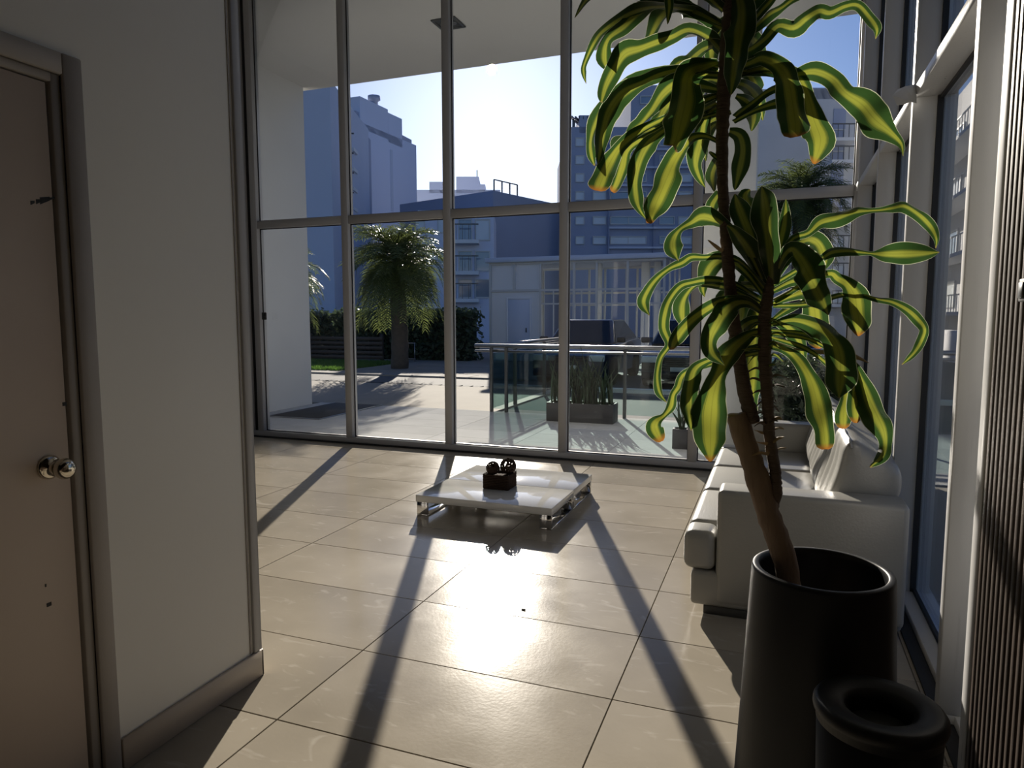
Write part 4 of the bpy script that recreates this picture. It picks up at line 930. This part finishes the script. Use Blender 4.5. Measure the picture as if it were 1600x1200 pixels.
def window(t, W, x0, x1, y0, y1, m=None, frame=True, balc=False):
    p0, d, n = wall_pt(*W, x0, y1); p1, _, _ = wall_pt(*W, x1, y0)
    L = (p1 - p0).dot(d); zb, zt = p0.z, p1.z
    if L < .2 or zt - zb < .2: return
    def bx(mb, a, b, za, zb_, o0, o1):
        q = []
        for z in (za, zb_):
            for o in (o0, o1):
                for s in (a, b): v = p0 + d * s - n * o; q.append((v.x, v.y, z))
        mb.hexa([q[2], q[3], q[0], q[1], q[6], q[7], q[4], q[5]])
    fw = min(.10, L * .08, (zt - zb) * .1); mb = MB()
    bx(mb, 0, fw, zb, zt, 0, .10); bx(mb, L - fw, L, zb, zt, 0, .10); bx(mb, fw, L - fw, zb, zb + fw, 0, .10); bx(mb, fw, L - fw, zt - fw, zt, 0, .10)
    k = max(1, round(L / 1.6))
    for i in range(1, k): bx(mb, L * i / k - fw * .35, L * i / k + fw * .35, zb + fw, zt - fw, 0, .08)
    w = fixn(obj('window', mb, wframe_m if frame else b_grey, t))
    mp_ = MB(); bx(mp_, fw, L - fw, zb + fw, zt - fw, .0, .03); fixn(obj('pane', mp_, m or win_m, w))
    if balc:
        sb = MB(); bx(sb, -.4, L + .4, zb - .25, zb - .05, 0, 1.1); s_ = fixn(obj('balcony', sb, b_light, t))
        rb = MB(); bx(rb, -.4, L + .4, zb + .75, zb + .82, 1.02, 1.1)
        for i in range(int(L / .35) + 3): bx(rb, -.4 + i * .35, -.37 + i * .35, zb - .05, zb + .76, 1.04, 1.08)
        fixn(obj('railing', rb, post_m, s_))
def rect_block(t, name, W, x0, x1, y0, y1, depth, m, out=0.0):
    p0, d, n = wall_pt(*W, x0, y1); p1, _, _ = wall_pt(*W, x1, y0); mb = MB()
    L = (p1 - p0).dot(d); q = []
    for z in (p0.z, p1.z):
        for o in (-out, depth):
            for s in (0, L): v = p0 + d * s + n * o; q.append((v.x, v.y, z))
    return fixn(obj(name, mb.hexa(q), m, t))
def ztop(px_, py_, D): return at(px_, py_, D).z

# slab building on the left with a strip of balconies
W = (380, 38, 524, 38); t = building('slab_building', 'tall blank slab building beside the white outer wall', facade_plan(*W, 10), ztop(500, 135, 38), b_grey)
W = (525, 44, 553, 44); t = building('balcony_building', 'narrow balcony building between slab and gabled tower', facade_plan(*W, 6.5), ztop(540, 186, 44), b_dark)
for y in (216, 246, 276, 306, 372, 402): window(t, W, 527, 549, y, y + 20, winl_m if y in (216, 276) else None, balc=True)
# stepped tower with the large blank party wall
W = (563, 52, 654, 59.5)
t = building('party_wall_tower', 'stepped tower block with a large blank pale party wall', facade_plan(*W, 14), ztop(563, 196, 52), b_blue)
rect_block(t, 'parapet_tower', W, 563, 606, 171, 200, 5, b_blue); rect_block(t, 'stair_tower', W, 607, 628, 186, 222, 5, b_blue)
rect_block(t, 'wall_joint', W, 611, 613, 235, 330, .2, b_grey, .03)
for x in (582, 607):
    p, d, n = wall_pt(*W, x, 178); obj('water_tank', MB().lathe([(.001, -.6), (.9, -.6), (.9, .6), (.6, .9), (.001, 1.0)], p + n * 2 + Vector((0, 0, .2)), 16), b_dark, t)
p, d, n = wall_pt(*W, 618, 186); obj('chimney', MB().lathe([(.001, -1), (.3, -1), (.3, 1.6), (.5, 1.7), (.5, 2.0), (.001, 2.0)], p + n * 2, 10), b_dark, t)
W2_ = (551, 52.3, 562.5, 52.1)
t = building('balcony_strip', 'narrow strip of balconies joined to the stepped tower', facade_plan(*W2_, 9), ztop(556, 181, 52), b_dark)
for y in (215, 246, 277, 308): window(t, W2_, 553, 561, y, y + 18, winl_m, balc=True)
# mid distance blocks
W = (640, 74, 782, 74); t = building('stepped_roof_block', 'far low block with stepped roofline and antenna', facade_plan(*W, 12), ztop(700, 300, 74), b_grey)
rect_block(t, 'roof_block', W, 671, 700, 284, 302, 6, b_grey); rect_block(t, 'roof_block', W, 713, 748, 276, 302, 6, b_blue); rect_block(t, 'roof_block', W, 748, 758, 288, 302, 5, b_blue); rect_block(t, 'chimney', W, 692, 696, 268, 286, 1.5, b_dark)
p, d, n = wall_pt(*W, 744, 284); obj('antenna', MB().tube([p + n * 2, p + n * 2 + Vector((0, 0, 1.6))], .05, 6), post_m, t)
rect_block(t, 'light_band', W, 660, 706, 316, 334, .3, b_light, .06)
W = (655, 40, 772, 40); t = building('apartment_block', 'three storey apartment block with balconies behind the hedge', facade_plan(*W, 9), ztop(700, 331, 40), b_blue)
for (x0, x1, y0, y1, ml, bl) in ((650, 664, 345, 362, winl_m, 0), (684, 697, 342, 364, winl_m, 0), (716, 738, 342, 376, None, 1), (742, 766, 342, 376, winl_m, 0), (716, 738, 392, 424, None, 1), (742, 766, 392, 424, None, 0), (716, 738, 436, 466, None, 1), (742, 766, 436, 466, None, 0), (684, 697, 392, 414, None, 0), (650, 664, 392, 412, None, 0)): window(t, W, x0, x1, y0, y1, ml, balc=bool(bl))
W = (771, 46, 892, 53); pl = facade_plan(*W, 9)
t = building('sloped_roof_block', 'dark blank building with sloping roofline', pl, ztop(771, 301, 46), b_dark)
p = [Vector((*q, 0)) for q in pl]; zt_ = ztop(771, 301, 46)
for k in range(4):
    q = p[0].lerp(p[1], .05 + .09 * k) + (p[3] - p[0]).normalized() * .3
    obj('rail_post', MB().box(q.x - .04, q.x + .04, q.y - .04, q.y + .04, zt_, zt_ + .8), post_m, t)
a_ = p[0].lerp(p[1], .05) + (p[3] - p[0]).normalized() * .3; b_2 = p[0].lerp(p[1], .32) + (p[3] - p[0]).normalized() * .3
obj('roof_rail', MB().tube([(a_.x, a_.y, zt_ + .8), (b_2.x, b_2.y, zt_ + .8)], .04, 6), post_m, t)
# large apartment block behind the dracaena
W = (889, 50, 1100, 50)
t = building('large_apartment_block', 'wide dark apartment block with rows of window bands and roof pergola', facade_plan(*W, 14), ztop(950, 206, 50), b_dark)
rect_block(t, 'upper_storeys', W, 985, 1100, 133, 212, 12, b_dark); rect_block(t, 'chimney', W, 905, 925, 180, 208, 3, b_dark)
for k in range(9):
    p, d, n = wall_pt(*W, 893 + k * 6, 183 + (k % 2)); obj('pergola_beam', MB().box(p.x - .05, p.x + .05, p.y, p.y + 3.5, p.z - .1, p.z + .1), post_m, t)
for x in (894, 938):
    p, d, n = wall_pt(*W, x, 184); obj('pergola_post', MB().box(p.x - .08, p.x + .08, p.y + .3, p.y + .5, ztop(950, 206, 50), p.z), post_m, t)
row = 0
for y in (215, 243, 271, 338, 369, 299):
    h = 13 if y in (338, 369) else 14
    for (x0, x1, ml) in ((899, 913, winl_m), (926, 947, winl_m), (953, 1010, None), (1030, 1054, None), (1059, 1081, winl_m)): window(t, W, x0, x1, y, y + h, winl_m if (row + x0) % 3 == 0 else ml)
    rect_block(t, 'floor_band', W, 950, 1090, y + h + 4, y + h + 7, .3, b_grey, .3); row += 1
for y in (150, 178):
    for x0, x1 in ((1000, 1030), (1050, 1080)): window(t, W, x0, x1, y, y + 13)
for x in (949, 1018, 1090): rect_block(t, 'pilaster', W, x, x + 4, 212, 420, .3, b_dark, .35)
# concrete building on the right
W = (1148, 46, 1345, 46)
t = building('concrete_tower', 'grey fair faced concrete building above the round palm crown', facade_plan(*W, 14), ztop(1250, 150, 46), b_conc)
rect_block(t, 'roof_block', W, 1262, 1338, 137, 155, 6, b_dark)
rect_block(t, 'balcony_recess', W, 1296, 1322, 170, 330, .1, b_dark, .04)
p, d, n = wall_pt(*W, 1234, 148); obj('antenna', MB().tube([p + n * 2, p + n * 2 + Vector((0, 0, 2.6))], .05, 6), wframe_m, t)
for y in (202, 236, 330, 372, 414, 456):
    for x0, x1, bl in ((1167, 1180, 0), (1298, 1320, 1)): window(t, W, x0, x1, y, y + 18, winl_m if x0 > 1200 else None, balc=bool(bl))
for y in (340, 385, 430, 475):
    for x0 in (1190, 1222, 1252): window(t, W, x0, x0 + 24, y, y + 24, winl_m if (x0 + y) % 2 else None, balc=(x0 == 1222))
# building seen through the side glazing
t = building('side_street_building', 'grey concrete building with balconies seen through the side glazing', [(10, 34), (24, 34), (24, 75), (10, 75)], 15.0, b_conc)
obj('roof_block', MB().box(11, 20, 40, 52, 15, 17.5), b_dark, t)
for j in range(4):
    for k in range(6):
        y = 37 + k * 6; zz = 2 + j * 3.1
        w = obj('window', MB().box(9.9, 10.0, y, y + .1, zz, zz + 1.6).box(9.9, 10.0, y + 2.9, y + 3, zz, zz + 1.6).box(9.9, 10, y + .1, y + 2.9, zz, zz + .1).box(9.9, 10, y + .1, y + 2.9, zz + 1.5, zz + 1.6), wframe_m, t)
        obj('pane', MB().box(9.96, 9.999, y + .1, y + 2.9, zz + .1, zz + 1.5), win_m if (j + k) % 2 else winl_m, w)
    s_ = obj('balcony', MB().box(8.6, 10, 36, 72, 1.5 + j * 3.1, 1.7 + j * 3.1), b_light, t)
    rb = MB().box(8.62, 8.68, 36, 72, 2.55 + j * 3.1, 2.62 + j * 3.1)
    for k in range(60): rb.box(8.63, 8.67, 36 + k * .6, 36.04 + k * .6, 1.7 + j * 3.1, 2.56 + j * 3.1)
    obj('railing', rb, wframe_m, s_)
structure(obj('boundary_wall', MB().rbox(5.5, 5.7, -6, 30, -.1, 1.0, .01, 1), b_light), 'low pale boundary wall beyond the side pavement', 'wall')
